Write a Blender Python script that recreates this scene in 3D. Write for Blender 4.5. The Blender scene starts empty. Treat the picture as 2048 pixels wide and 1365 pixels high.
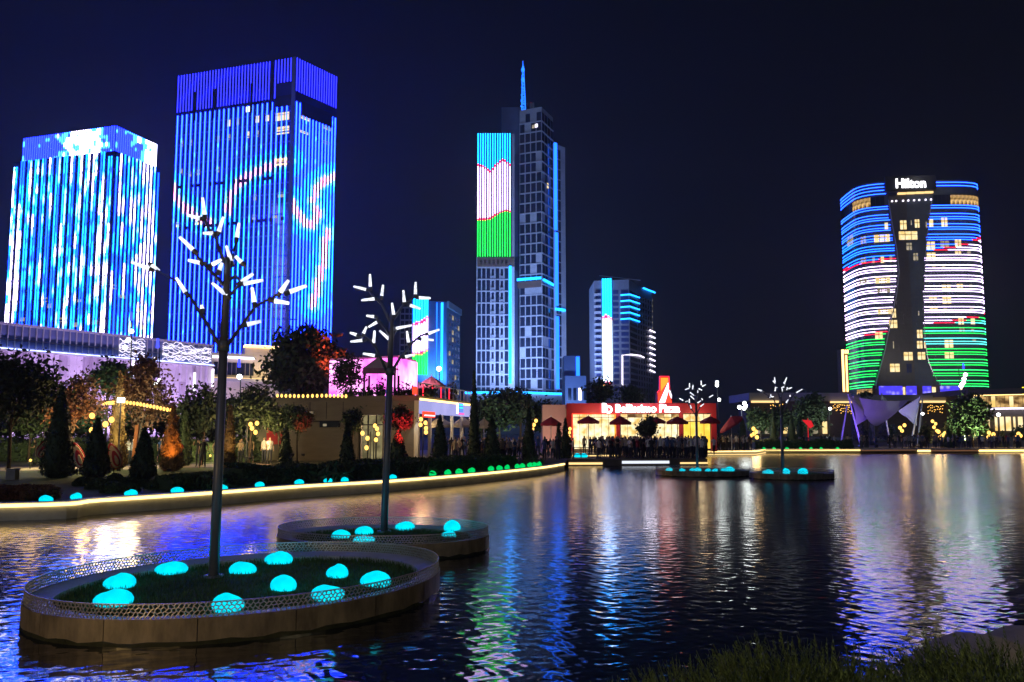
import bpy, bmesh, math, random
import numpy as np
from mathutils import Vector, Matrix
from mathutils.geometry import tessellate_polygon
S = bpy.context.scene
C = S.collection
PI = math.pi
rng = random.Random(7)

# ------------------------------------------------------------------ camera, sky, light, exposure
F, PITCH, H, PV = 1479.0, math.atan(0.0875), 2.6, 733.0
cam = bpy.data.cameras.new('camera')
cam.lens = F / 2048 * 36; cam.sensor_width = 36; cam.shift_y = (PV - 682.5) / 2048
cam.clip_start = 0.1; cam.clip_end = 6000
cam_o = bpy.data.objects.new('camera', cam); C.objects.link(cam_o)
cam_o.location = (0, 0, H); cam_o.rotation_euler = (PI/2 + PITCH, 0, 0)
S.camera = cam_o

world = bpy.data.worlds.new('World'); S.world = world; world.use_nodes = True
nt = world.node_tree; nt.nodes.clear()
out = nt.nodes.new('ShaderNodeOutputWorld'); bg = nt.nodes.new('ShaderNodeBackground')
geo = nt.nodes.new('ShaderNodeTexCoord'); sep = nt.nodes.new('ShaderNodeSeparateXYZ')
nt.links.new(geo.outputs['Generated'], sep.inputs[0])
# night sky: a blue city glow low in the west (over the lit towers), greyer to the east
mx = nt.nodes.new('ShaderNodeMapRange'); mx.inputs[1].default_value = -0.55; mx.inputs[2].default_value = 0.5
nt.links.new(sep.outputs['X'], mx.inputs[0])
rx = nt.nodes.new('ShaderNodeValToRGB')
rx.color_ramp.elements[0].color = (0.0042, 0.0068, 0.026, 1); rx.color_ramp.elements[1].color = (0.0055, 0.0068, 0.0135, 1)
nt.links.new(mx.outputs[0], rx.inputs[0])
mz = nt.nodes.new('ShaderNodeMapRange'); mz.inputs[1].default_value = 0.0; mz.inputs[2].default_value = 0.55
mz.inputs[3].default_value = 0.42; mz.inputs[4].default_value = 0.26
nt.links.new(sep.outputs['Z'], mz.inputs[0])
nt.links.new(rx.outputs[0], bg.inputs[0]); nt.links.new(mz.outputs[0], bg.inputs[1]); nt.links.new(bg.outputs[0], out.inputs[0])

sun = bpy.data.lights.new('ambient_fill_sun', 'SUN'); sun.energy = 0.16; sun.angle = math.radians(20); sun.color = (0.62, 0.72, 1.0)  # dim sun added as fill for the ambient night light, no moon seen
sun_o = bpy.data.objects.new('ambient_fill_sun', sun); C.objects.link(sun_o)
sun_o.rotation_euler = (math.radians(58), 0, math.radians(-28))

S.view_settings.view_transform = 'Standard'; S.view_settings.look = 'None'
S.view_settings.exposure = 0.38; S.view_settings.gamma = 1.0; S.view_settings.use_curve_mapping = False
cy = S.cycles
cy.max_bounces = 5; cy.diffuse_bounces = 2; cy.glossy_bounces = 3; cy.transmission_bounces = 3; cy.transparent_max_bounces = 6
cy.sample_clamp_indirect = 3.0; cy.caustics_reflective = False; cy.caustics_refractive = False
cy.use_denoising = True; cy.use_adaptive_sampling = False
try: cy.denoiser = 'OPENIMAGEDENOISE'
except Exception: pass

# ------------------------------------------------------------------ surveying: rays of the photograph onto real planes
SP, CP = math.sin(PITCH), math.cos(PITCH)
def ray(u, v):
    xc = (u - 1024) / F; yc = (PV - v) / F
    return Vector((xc, CP - yc*SP, SP + yc*CP))
def at(u, v, Y):
    r = ray(u, v); t = Y / r.y
    return Vector((r.x*t, Y, H + r.z*t))
def gnd(u, v, z=0.5):
    r = ray(u, v); t = (z - H) / r.z
    return Vector((r.x*t, r.y*t, z))
def proj(P):
    x, y, z = P[0], P[1], P[2] - H
    d = y*CP + z*SP
    return 1024 + F*x/d, PV - F*(z*CP - y*SP)/d
def Zat(v, Y): return at(1024, v, Y).z
def Xat(u, Y): return at(u, 862, Y).x

# ------------------------------------------------------------------ materials
MATS = {}
def _new(name):
    m = bpy.data.materials.new(name); m.use_nodes = True; m.node_tree.nodes.clear()
    o = m.node_tree.nodes.new('ShaderNodeOutputMaterial'); MATS[name] = m
    return m, m.node_tree, o
def mat(name, col, rough=0.6, metal=0.0, var=0.25, scale=3.0, bump=0.0, spec=0.5, stretch=(1, 1, 1), col2=None, island=0.0):
    if name in MATS: return MATS[name]
    m, t, o = _new(name)
    b = t.nodes.new('ShaderNodeBsdfPrincipled'); b.inputs['Roughness'].default_value = rough; b.inputs['Metallic'].default_value = metal
    b.inputs['Specular IOR Level'].default_value = spec
    tc = t.nodes.new('ShaderNodeTexCoord'); mp = t.nodes.new('ShaderNodeMapping'); mp.inputs['Scale'].default_value = stretch
    t.links.new(tc.outputs['Object'], mp.inputs[0])
    n = t.nodes.new('ShaderNodeTexNoise'); n.inputs['Scale'].default_value = scale; n.inputs['Detail'].default_value = 5; n.inputs['Roughness'].default_value = 0.65
    t.links.new(mp.outputs[0], n.inputs[0])
    r = t.nodes.new('ShaderNodeValToRGB')
    c2 = col2 or tuple(min(1, c*(1 + var)) for c in col); c1 = tuple(c*(1 - var) for c in col)
    r.color_ramp.elements[0].position = 0.3; r.color_ramp.elements[1].position = 0.7
    r.color_ramp.elements[0].color = (*c1, 1); r.color_ramp.elements[1].color = (*c2, 1)
    t.links.new(n.outputs[0], r.inputs[0])
    if island:
        g = t.nodes.new('ShaderNodeNewGeometry'); hs = t.nodes.new('ShaderNodeHueSaturation')
        mr = t.nodes.new('ShaderNodeMapRange'); mr.inputs[3].default_value = 1 - island; mr.inputs[4].default_value = 1 + island
        t.links.new(g.outputs['Random Per Island'], mr.inputs[0]); t.links.new(mr.outputs[0], hs.inputs['Value'])
        t.links.new(r.outputs[0], hs.inputs['Color']); t.links.new(hs.outputs[0], b.inputs['Base Color'])
    else: t.links.new(r.outputs[0], b.inputs['Base Color'])
    if bump:
        bp = t.nodes.new('ShaderNodeBump'); bp.inputs['Distance'].default_value = bump
        t.links.new(n.outputs[0], bp.inputs['Height']); t.links.new(bp.outputs[0], b.inputs['Normal'])
    t.links.new(b.outputs[0], o.inputs[0])
    return m
def emit(name, col, k=1.0):
    if name in MATS: return MATS[name]
    m, t, o = _new(name)
    e = t.nodes.new('ShaderNodeEmission'); e.inputs[0].default_value = (*col, 1); e.inputs[1].default_value = k
    t.links.new(e.outputs[0], o.inputs[0]); return m
def emit_noise(name, c1, c2, k, scale, stretch=(1, 1, 1), p0=.35, p1=.65, kind='noise'):
    m, t, o = _new(name)
    e = t.nodes.new('ShaderNodeEmission'); e.inputs[1].default_value = k
    tc = t.nodes.new('ShaderNodeTexCoord'); mp = t.nodes.new('ShaderNodeMapping'); mp.inputs['Scale'].default_value = stretch
    t.links.new(tc.outputs['Object'], mp.inputs[0])
    n = t.nodes.new('ShaderNodeTexNoise' if kind == 'noise' else 'ShaderNodeTexVoronoi'); n.inputs['Scale'].default_value = scale
    t.links.new(mp.outputs[0], n.inputs[0])
    r = t.nodes.new('ShaderNodeValToRGB'); r.color_ramp.elements[0].position = p0; r.color_ramp.elements[1].position = p1
    r.color_ramp.elements[0].color = (*c1, 1); r.color_ramp.elements[1].color = (*c2, 1)
    t.links.new(n.outputs[0], r.inputs[0]); t.links.new(r.outputs[0], e.inputs[0]); t.links.new(e.outputs[0], o.inputs[0]); return m
def led_mat():
    m, t, o = _new('led_display')
    e = t.nodes.new('ShaderNodeEmission'); a = t.nodes.new('ShaderNodeAttribute'); a.attribute_name = 'led'
    t.links.new(a.outputs['Color'], e.inputs[0]); t.links.new(e.outputs[0], o.inputs[0]); return m
LED = led_mat()
def water_mat():
    m, t, o = _new('water')
    b = t.nodes.new('ShaderNodeBsdfPrincipled')
    b.inputs['Base Color'].default_value = (0.002, 0.006, 0.012, 1); b.inputs['Roughness'].default_value = 0.06; b.inputs['IOR'].default_value = 1.95
    tc = t.nodes.new('ShaderNodeTexCoord')
    def noise(sx, sy, detail, dist=0.3):
        mp = t.nodes.new('ShaderNodeMapping'); mp.inputs['Scale'].default_value = (sx, sy, 1); mp.inputs['Rotation'].default_value = (0, 0, 0.12)
        n = t.nodes.new('ShaderNodeTexNoise'); n.inputs['Scale'].default_value = 1; n.inputs['Detail'].default_value = detail; n.inputs['Distortion'].default_value = dist
        t.links.new(tc.outputs['Object'], mp.inputs[0]); t.links.new(mp.outputs[0], n.inputs[0])
        s = t.nodes.new('ShaderNodeVectorMath'); s.operation = 'SUBTRACT'; s.inputs[1].default_value = (.5, .5, .5)
        t.links.new(n.outputs['Color'], s.inputs[0]); return s
    def scaled(s, ax, ay):
        q = t.nodes.new('ShaderNodeVectorMath'); q.operation = 'MULTIPLY'; q.inputs[1].default_value = (ax, ay, 0)
        t.links.new(s.outputs[0], q.inputs[0]); return q
    a = scaled(noise(4.2, 7.6, 1.5), 0.06, 0.20)      # ripples, longer across the view than along it
    c = scaled(noise(13.0, 20.0, 1.5), 0.05, 0.17)     # fine ruffles
    d = scaled(noise(0.5, 1.1, 1.0), 0.025, 0.07)     # slow swell
    # patches of breeze: ruffled in places, calm in others
    n = t.nodes.new('ShaderNodeTexNoise'); n.inputs['Scale'].default_value = 0.16; n.inputs['Detail'].default_value = 2
    t.links.new(tc.outputs['Object'], n.inputs[0])
    mr = t.nodes.new('ShaderNodeMapRange'); mr.inputs[1].default_value = .35; mr.inputs[2].default_value = .65; mr.inputs[3].default_value = .7; mr.inputs[4].default_value = 1.1
    t.links.new(n.outputs[0], mr.inputs[0])
    # the mesh itself carries the waves it can hold; the rest (more of it farther out) is relief
    sy = t.nodes.new('ShaderNodeSeparateXYZ'); t.links.new(tc.outputs['Object'], sy.inputs[0])
    lod = t.nodes.new('ShaderNodeMapRange'); lod.inputs[1].default_value = 13; lod.inputs[2].default_value = 34; lod.inputs[3].default_value = .3; lod.inputs[4].default_value = 1.0
    t.links.new(sy.outputs['Y'], lod.inputs[0]); mm = t.nodes.new('ShaderNodeMath'); mm.operation = 'MULTIPLY'
    t.links.new(mr.outputs[0], mm.inputs[0]); t.links.new(lod.outputs[0], mm.inputs[1]); mr = mm
    add = t.nodes.new('ShaderNodeVectorMath'); t.links.new(a.outputs[0], add.inputs[0]); t.links.new(c.outputs[0], add.inputs[1])
    sc = t.nodes.new('ShaderNodeVectorMath'); sc.operation = 'SCALE'; t.links.new(add.outputs[0], sc.inputs[0]); t.links.new(mr.outputs[0], sc.inputs['Scale'])
    ad2 = sc
    up = t.nodes.new('ShaderNodeVectorMath'); up.inputs[1].default_value = (0, 0, 1); t.links.new(ad2.outputs[0], up.inputs[0])
    # ripples too fine to see are roughness: sheltered near bank, ruffled open water
    ro = t.nodes.new('ShaderNodeMapRange'); ro.inputs[1].default_value = 7; ro.inputs[2].default_value = 26; ro.inputs[3].default_value = .055; ro.inputs[4].default_value = .21
    t.links.new(sy.outputs['Y'], ro.inputs[0]); t.links.new(ro.outputs[0], b.inputs['Roughness'])
    nm = t.nodes.new('ShaderNodeVectorMath'); nm.operation = 'NORMALIZE'; gm = t.nodes.new('ShaderNodeNewGeometry'); t.links.new(gm.outputs['Normal'], up.inputs[1]); t.links.new(up.outputs[0], nm.inputs[0])
    t.links.new(nm.outputs[0], b.inputs['Normal']); t.links.new(b.outputs[0], o.inputs[0]); return m

M_water = water_mat()
M_conc = mat('concrete', (.32, .31, .30), .8, var=.2, scale=2.5, bump=.01)
M_kerb = mat('kerb_stone', (.50, .56, .56), .6, var=.18, scale=1.5)
M_pave = mat('paving', (.24, .19, .17), .85, var=.2, scale=.8)
M_ground = mat('park_ground', (.045, .05, .035), .95, var=.35, scale=.25)
M_lawn = mat('lawn_grass', (.05, .09, .02), .95, var=.35, scale=1.3, bump=.02)
M_deck = mat('deck_boards', (.10, .08, .065), .7, var=.3, scale=2, stretch=(1, 6, 1))
M_dark = mat('dark_metal', (.03, .032, .04), .45, .6, var=.2)
M_pole = mat('pole_paint', (.13, .14, .19), .4, .3, var=.15, scale=2)
M_steel = mat('pale_steel', (.45, .46, .5), .35, .5, var=.1)
M_bronze = mat('bronze_cladding', (.22, .19, .14), .4, .3, var=.55, scale=3.5, stretch=(1, 1, .35), bump=.004)
M_lat = mat('lattice_metal', (.46, .45, .46), .4, .6, var=.2)
M_cope = mat('coping_stone', (.42, .42, .45), .55, var=.15, scale=2)
M_glass = mat('dark_glass', (.018, .025, .045), .12, 0, var=.3, scale=.08, spec=.6)
M_glassb = mat('blue_glass', (.035, .05, .14), .15, 0, var=.35, scale=.1, spec=.6)
M_frame = mat('facade_frame', (.42, .43, .46), .55, var=.15, scale=.1)
M_panel = mat('facade_panel', (.30, .31, .34), .6, var=.15, scale=.1)
M_brown = mat('brown_panel', (.16, .10, .07), .7, var=.2, scale=.2)
M_blueblock = mat('blue_cladding', (.12, .17, .32), .5, var=.15, scale=.1)
M_lilac = mat('lilac_panel', (.56, .50, .58), .6, var=.12, scale=.15)
M_mauve = mat('mauve_panel', (.36, .30, .38), .6, var=.12, scale=.15)
M_hotel = mat('hotel_glass', (.10, .12, .15), .2, 0, var=.3, scale=.1, spec=.6)
M_cream = mat('cream_render', (.55, .50, .42), .8, var=.1, scale=.3)
M_taupe = mat('taupe_cladding', (.115, .10, .088), .75, var=.15, scale=.7, stretch=(1, 1, 5), bump=.01)
M_red = mat('red_cladding', (.42, .02, .03), .5, var=.12, scale=.5)
M_redfab = mat('red_canvas', (.35, .02, .035), .85, var=.15, scale=2)
M_tanfab = mat('tan_canvas', (.42, .36, .26), .85, var=.12, scale=2)
M_pinkfab = mat('pink_canvas', (.65, .42, .48), .85, var=.1, scale=2)
M_sail = mat('sail_fabric', (.34, .33, .37), .75, var=.06, scale=.6)
M_salmon = mat('salmon_render', (.62, .33, .26), .8, var=.08, scale=.4)
M_bark = mat('bark', (.07, .05, .035), .9, var=.35, scale=6, bump=.02)
M_leaf = mat('foliage', (.045, .075, .028), .65, var=.3, scale=1.2, island=.5)
M_leafd = mat('dark_foliage', (.036, .062, .03), .7, var=.3, scale=1.5, island=.5)
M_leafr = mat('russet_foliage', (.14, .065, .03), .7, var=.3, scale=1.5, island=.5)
M_cone = mat('conifer', (.04, .07, .028), .75, var=.3, scale=2.0, island=.5)
M_conew = mat('warm_lit_conifer', (.22, .15, .05), .8, var=.25, scale=2.0, island=.4)  # warm lamplight put into the leaf colour of the lit conifers
M_jun = mat('juniper', (.085, .125, .028), .7, var=.35, scale=3, island=.5)
M_hedge = mat('hedge_leaf', (.045, .075, .028), .75, var=.3, scale=1.5, island=.5)
M_grassb = mat('grass_blade', (.05, .10, .03), .8, var=.3, scale=4, island=.4)
M_rock = mat('grey_rock', (.20, .18, .19), .9, var=.25, scale=2.5, bump=.03)
M_skin = mat('skin', (.42, .26, .18), .6, var=.05)
M_hair = mat('black_hair', (.015, .012, .01), .5, var=.2)
M_shoe = mat('shoe_leather', (.05, .045, .045), .6, var=.2)
M_jeans = mat('dark_trousers', (.03, .035, .055), .8, var=.2)
SHIRTS = [('white', mat('white_cotton', (.72, .70, .68), .85, var=.05)), ('black', mat('black_cotton', (.022, .022, .026), .85)),
          ('grey', mat('grey_cotton', (.22, .22, .24), .85)), ('blue', mat('blue_cotton', (.06, .10, .24), .85)),
          ('red', mat('red_cotton', (.30, .03, .04), .85)), ('beige', mat('beige_cotton', (.42, .34, .24), .85))]
E_stone = emit_noise('cyan_stone_glow', (0.0, .56, .80), (0.0, .80, 1.0), 1.0, 3.0)
E_stoneg = emit_noise('green_stone_glow', (0.0, .46, .07), (0.0, .65, .15), 1.0, 2.0)
E_tube = emit_noise('frosted_tube_light', (.62, .66, .78), (1.3, 1.35, 1.4), 1.0, 9.0)
E_warmled = emit('warm_led', (1.0, .62, .20), 3.0)
E_warmsoft = emit('warm_led_soft', (1.0, .66, .26), 1.1)
E_globe = emit('warm_globe', (1.0, .52, .10), 2.3)
E_white = emit('white_lamp', (.95, 1.0, .97), 7.0)
E_blue = emit('blue_lamp', (.03, .04, 1.0), 3.0)
E_cyan = emit('cyan_led', (.012, .34, 1.3), 3.4)
E_cyanb = emit('blue_led', (.012, .13, 1.1), 3.0)
E_whiteled = emit('white_led', (.95, .85, 1.05), 2.0)
E_sign = emit('white_sign_light', (1.0, .97, 1.0), 3.5)
E_pink = emit_noise('pink_glow_wall', (1.0, .10, .80), (1.3, .50, 1.15), 1.7, .45)
E_int = emit_noise('lit_interior', (.75, .45, .12), (1.15, 1.0, .62), 1.1, 1.3)
E_inty = emit_noise('lit_interior_amber', (1.0, .55, .04), (1.1, .75, .12), 1.0, .8)
E_win = emit_noise('lit_window', (.85, .55, .16), (1.1, .88, .5), 1.0, .5)
E_wind = emit_noise('dim_window', (.2, .17, .10), (.5, .42, .3), .8, .5)
E_rest = emit_noise('lit_restaurant', (.12, .06, .02), (1.0, .62, .22), .9, .55, (1, 1, 1.4), .4, .7)
E_purple = emit_noise('purple_screen', (.45, .40, 1.4), (.07, .05, .85), 1.0, .55, p0=.05, p1=.5, kind='voronoi')
E_redled = emit('red_led', (1.3, .03, .06), 1.6)
E_orange = emit('orange_panel_light', (1.3, .30, .03), 1.3)
E_redpan = emit('red_panel_light', (1.2, .07, .03), 1.2)
E_wash = emit('lilac_wash_led', (.35, .45, 1.2), 5.0)
M_mallglass = mat('mall_glass', (.13, .17, .34), .35, 0, var=.3, scale=.08)

# ------------------------------------------------------------------ mesh building
class MB:
    def __init__(s): s.v = []; s.f = []; s.m = []
    def add(s, vs, fs, m=0):
        b = len(s.v); s.v += [tuple(p) for p in vs]; s.f += [tuple(i + b for i in f) for f in fs]; s.m += [m]*len(fs); return s
    def obox(s, c, ax, ay, az, m=0):   # half vectors
        c, ax, ay, az = Vector(c), Vector(ax), Vector(ay), Vector(az)
        vs = [c + i*ax + j*ay + k*az for k in (-1, 1) for j in (-1, 1) for i in (-1, 1)]
        return s.add(vs, [(0, 2, 3, 1), (4, 5, 7, 6), (0, 1, 5, 4), (2, 6, 7, 3), (0, 4, 6, 2), (1, 3, 7, 5)], m)
    def box(s, c, sx, sy, sz, rot=0, m=0):
        ca, sa = math.cos(rot), math.sin(rot)
        return s.obox(c, (ca*sx/2, sa*sx/2, 0), (-sa*sy/2, ca*sy/2, 0), (0, 0, sz/2), m)
    def prism(s, poly, z0, z1, m=0, poly1=None):
        n = len(poly); p1 = poly1 or poly
        vs = [(p[0], p[1], z0) for p in poly] + [(p[0], p[1], z1) for p in p1]
        return s.add(vs, [(i, (i + 1) % n, n + (i + 1) % n, n + i) for i in range(n)] + [tuple(range(n))[::-1], tuple(range(n, 2*n))], m)
    def tube(s, pts, rads, n=6, m=0):
        pts = [Vector(p) for p in pts]
        if not hasattr(rads, '__len__'): rads = [rads]*len(pts)
        vs = []
        for i, p in enumerate(pts):
            d = (pts[min(i + 1, len(pts) - 1)] - pts[max(i - 1, 0)]).normalized()
            a = d.cross(Vector((0, 0, 1)) if abs(d.z) < .9 else Vector((0, 1, 0))).normalized(); b = d.cross(a)
            vs += [p + rads[i]*(math.cos(2*PI*k/n)*a + math.sin(2*PI*k/n)*b) for k in range(n)]
        fs = [(i*n + k, i*n + (k + 1) % n, (i + 1)*n + (k + 1) % n, (i + 1)*n + k) for i in range(len(pts) - 1) for k in range(n)]
        fs += [tuple(range(n))[::-1], tuple(range((len(pts) - 1)*n, len(pts)*n))]
        return s.add(vs, fs, m)
    def ball(s, c, rx, ry, rz, seg=8, rings=6, m=0, jit=None):
        vs = [(c[0], c[1], c[2] - rz)]
        for i in range(1, rings):
            a = PI*i/rings - PI/2
            for k in range(seg):
                t = 2*PI*k/seg; q = 1 if jit is None else jit()
                vs.append((c[0] + q*rx*math.cos(a)*math.cos(t), c[1] + q*ry*math.cos(a)*math.sin(t), c[2] + rz*math.sin(a)))
        vs.append((c[0], c[1], c[2] + rz)); L = len(vs) - 1
        fs = [(0, 1 + (k + 1) % seg, 1 + k) for k in range(seg)]
        fs += [(1 + i*seg + k, 1 + i*seg + (k + 1) % seg, 1 + (i + 1)*seg + (k + 1) % seg, 1 + (i + 1)*seg + k) for i in range(rings - 2) for k in range(seg)]
        b = 1 + (rings - 2)*seg
        fs += [(L, b + k, b + (k + 1) % seg) for k in range(seg)]
        return s.add(vs, fs, m)
    def mesh(s, name, mats, org=(0, 0, 0), smooth=False):
        me = bpy.data.meshes.new(name); o = Vector(org)
        me.from_pydata([(p[0] - o.x, p[1] - o.y, p[2] - o.z) for p in s.v], [], s.f)
        for m in (mats if isinstance(mats, (list, tuple)) else [mats]): me.materials.append(m)
        if isinstance(mats, (list, tuple)) and len(mats) > 1: me.polygons.foreach_set('material_index', s.m)
        if smooth: me.polygons.foreach_set('use_smooth', [True]*len(me.polygons))
        me.update(); return me

ORG = {}
def tag(o, label=None, cat=None, group=None, kind=None):
    if label: o['label'] = label
    if cat: o['category'] = cat
    if group: o['group'] = group
    if kind: o['kind'] = kind
    return o
def thing(name, label, cat, loc, group=None):
    o = bpy.data.objects.new(name, None); C.objects.link(o); o.location = loc; o.empty_display_size = .3
    ORG[o.name] = Vector(loc)
    return tag(o, label, cat, group)
def link(name, me, parent=None, loc=(0, 0, 0), rotz=0):
    o = bpy.data.objects.new(name, me); C.objects.link(o); o.location = loc; o.rotation_euler = (0, 0, rotz)
    if parent is not None: o.parent = parent
    return o
def part(name, mb, mats, parent, smooth=False, kind=None):       # mb in world coordinates
    org = ORG[parent.name]
    o = link(name, mb.mesh(name, mats, org, smooth), parent); ORG[o.name] = org
    if kind: o['kind'] = kind
    return o
def solo(name, mb, mats, loc, label, cat, group=None, smooth=False):
    o = link(name, mb.mesh(name, mats, loc, smooth), None, loc); ORG[o.name] = Vector(loc)
    return tag(o, label, cat, group)
def structure(name, mb, mats, parent=None, smooth=False):
    o = link(name, mb.mesh(name, mats, (0, 0, 0), smooth), parent); ORG[o.name] = Vector((0, 0, 0)); o['kind'] = 'structure'; return o
def copy_tree(root, loc, rotz=0, label=None, group=None, scale=None):
    r = root.copy(); C.objects.link(r); r.location = loc; r.rotation_euler = (0, 0, rotz); ORG[r.name] = Vector(loc)
    if scale: r.scale = (scale,)*3
    if label: r['label'] = label
    if group: r['group'] = group
    for ch in list(root.children):
        c = ch.copy(); C.objects.link(c); c.parent = r
        for g in ch.children:
            d = g.copy(); C.objects.link(d); d.parent = c
    return r
def lamp(parent, kind, loc, energy, col, size=.1, target=None, angle=60, name='bulb'):
    l = bpy.data.lights.new(name, kind); l.energy = energy; l.color = col
    if kind == 'SPOT': l.spot_size = math.radians(angle); l.spot_blend = .6
    l.shadow_soft_size = size
    o = bpy.data.objects.new(name, l); C.objects.link(o)
    if parent is not None: o.parent = parent
    o.location = Vector(loc) - (ORG[parent.name] if parent is not None else Vector((0, 0, 0)))
    if target is not None: o.rotation_euler = (Vector(target) - Vector(loc)).to_track_quat('-Z', 'Y').to_euler()
    return o
def led_ribbon(name, pts, nrm, wid, dep, colf, parent):
    """A row of LEDs in a shallow channel: pts along it, nrm outwards, wid half-width vector; its picture is set LED by LED."""
    org = ORG[parent.name]; vs = []; cols = []
    for i, p in enumerate(pts):
        n = nrm[i] if isinstance(nrm, list) else nrm
        c = [5.2*q**1.12 for q in colf(p)]
        for q in (p - wid, p - wid + n*dep, p + wid + n*dep, p + wid): vs.append(q - org); cols.append((*c, 1))
    fs = []
    for i in range(len(pts) - 1):
        a = i*4; b = a + 4
        fs += [(a, a + 1, b + 1, b), (a + 1, a + 2, b + 2, b + 1), (a + 2, a + 3, b + 3, b + 2)]
    me = bpy.data.meshes.new(name); me.from_pydata(vs, [], fs); me.materials.append(LED)
    at_ = me.attributes.new('led', 'FLOAT_COLOR', 'POINT'); at_.data.foreach_set('color', [x for c in cols for x in c])
    return link(name, me, parent)

class Face:      # a vertical facade from plan point A to B
    def __init__(s, A, B):
        s.A, s.B = Vector(A).to_2d(), Vector(B).to_2d(); d = s.B - s.A; s.L = d.length; s.d = d/s.L
        n = Vector((s.d.y, -s.d.x)); mid = (s.A + s.B)/2
        s.n = n if n.dot(-mid) > 0 else -n
        s.n3 = Vector((s.n.x, s.n.y, 0)); s.d3 = Vector((s.d.x, s.d.y, 0)); s.rot = math.atan2(s.d.y, s.d.x)
    def pt(s, x, z, off=0.0):
        p = s.A + s.d*x + s.n*off; return Vector((p.x, p.y, z))
    def hit(s, u, v):
        r = ray(u, v); t = s.A.dot(s.n)/(r.x*s.n.x + r.y*s.n.y)
        return (Vector((r.x*t, r.y*t)) - s.A).dot(s.d), H + r.z*t
    def slab(s, mb, x0, x1, z0, z1, off, thick, m=0):
        c = s.pt((x0 + x1)/2, (z0 + z1)/2, off + thick/2)
        return mb.obox(c, s.d3*(x1 - x0)/2, s.n3*thick/2, (0, 0, (z1 - z0)/2), m)
    def slab_px(s, mb, u0, v0, u1, v1, off, thick, m=0):
        a, zt = s.hit(u0, v0); b, _ = s.hit(u1, v0); _, zb = s.hit(u0, v1)
        return s.slab(mb, min(a, b), max(a, b), zb, zt, off, thick, m)
WIN = {}
def window(face, x0, x1, z0, z1, parent, m, off=.02, thick=.12, name='window', bars=0):
    """one window: glass in a shallow frame; alike windows share their mesh."""
    w, h = round(x1 - x0, 2), round(z1 - z0, 2); key = (w, h, m.name, bars, thick)
    if key not in WIN:
        mb = MB(); mb.box((0, 0, 0), w, thick, h)
        for k in range(bars):
            mb.box(((k + 1)/(bars + 1)*w - w/2, -thick*.6, 0), .16, thick*.6, h, m=1)
        if bars: mb.box((0, -thick*.6, h*.12), w, thick*.5, .14, m=1)
        WIN[key] = mb.mesh(name, [m, M_dark])
    p = face.pt((x0 + x1)/2, (z0 + z1)/2, off) - ORG[parent.name]
    # local -Y must face outwards
    rot = math.atan2(face.n.y, face.n.x) + PI/2
    return link(name, WIN[key], parent, p, rot)
def lerp_curve(pts, x):
    if x <= pts[0][0]: return pts[0][1]
    for (a, b), (c, d) in zip(pts, pts[1:]):
        if x <= c: return b + (d - b)*(x - a)/(c - a)
    return pts[-1][1]
def hash2(i, j):
    x = math.sin(i*127.1 + j*311.7)*43758.5453; return x - math.floor(x)
def vnoise(x, y):
    i, j = math.floor(x), math.floor(y); a, b = x - i, y - j; a = a*a*(3 - 2*a); b = b*b*(3 - 2*b)
    return (hash2(i, j)*(1 - a) + hash2(i + 1, j)*a)*(1 - b) + (hash2(i, j + 1)*(1 - a) + hash2(i + 1, j + 1)*a)*b
def quadmesh(name, P, m):   # P: (n,4,3) numpy
    me = bpy.data.meshes.new(name); n = len(P)
    me.vertices.add(n*4); me.vertices.foreach_set('co', np.asarray(P, dtype=np.float32).ravel())
    me.loops.add(n*4); me.loops.foreach_set('vertex_index', np.arange(n*4, dtype=np.int32))
    me.polygons.add(n); me.polygons.foreach_set('loop_start', np.arange(0, n*4, 4, dtype=np.int32))
    me.update(calc_edges=True); me.materials.append(m); return me
def text_mesh(body, height, depth, m):
    cu = bpy.data.curves.new('lettering', 'FONT'); cu.body = body; cu.size = 1; cu.extrude = .1; cu.offset = .02; cu.resolution_u = 3
    cu.align_x = 'CENTER'
    o = bpy.data.objects.new('lettering', cu); C.objects.link(o)
    dg = bpy.context.evaluated_depsgraph_get(); me = bpy.data.meshes.new_from_object(o.evaluated_get(dg))
    bpy.data.objects.remove(o)
    co = np.array([v.co for v in me.vertices]); x0, x1 = co[:, 0].min(), co[:, 0].max(); y0, y1 = co[:, 1].min(), co[:, 1].max()
    return me, x0, x1, y0, y1
def sign_text(body, face, u0, v0, u1, v1, off, parent, m, name='lettering', thick=.3):
    """Letters standing on a facade; they fill the px rectangle given."""
    me, x0, x1, y0, y1 = text_mesh(body, 1, .1, m)
    a, zt = face.hit(u0, v0); b, _ = face.hit(u1, v0); _, zb = face.hit(u0, v1)
    org = ORG[parent.name]
    for v in me.vertices:
        fx = (v.co.x - x0)/(x1 - x0); fz = (v.co.y - y0)/(y1 - y0)
        p = face.pt(a + (b - a)*fx, zb + (zt - zb)*fz, off + thick*(v.co.z + .1)/.2) - org
        v.co = p
    me.materials.clear(); me.materials.append(m); me.update()
    return link(name, me, parent)
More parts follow.
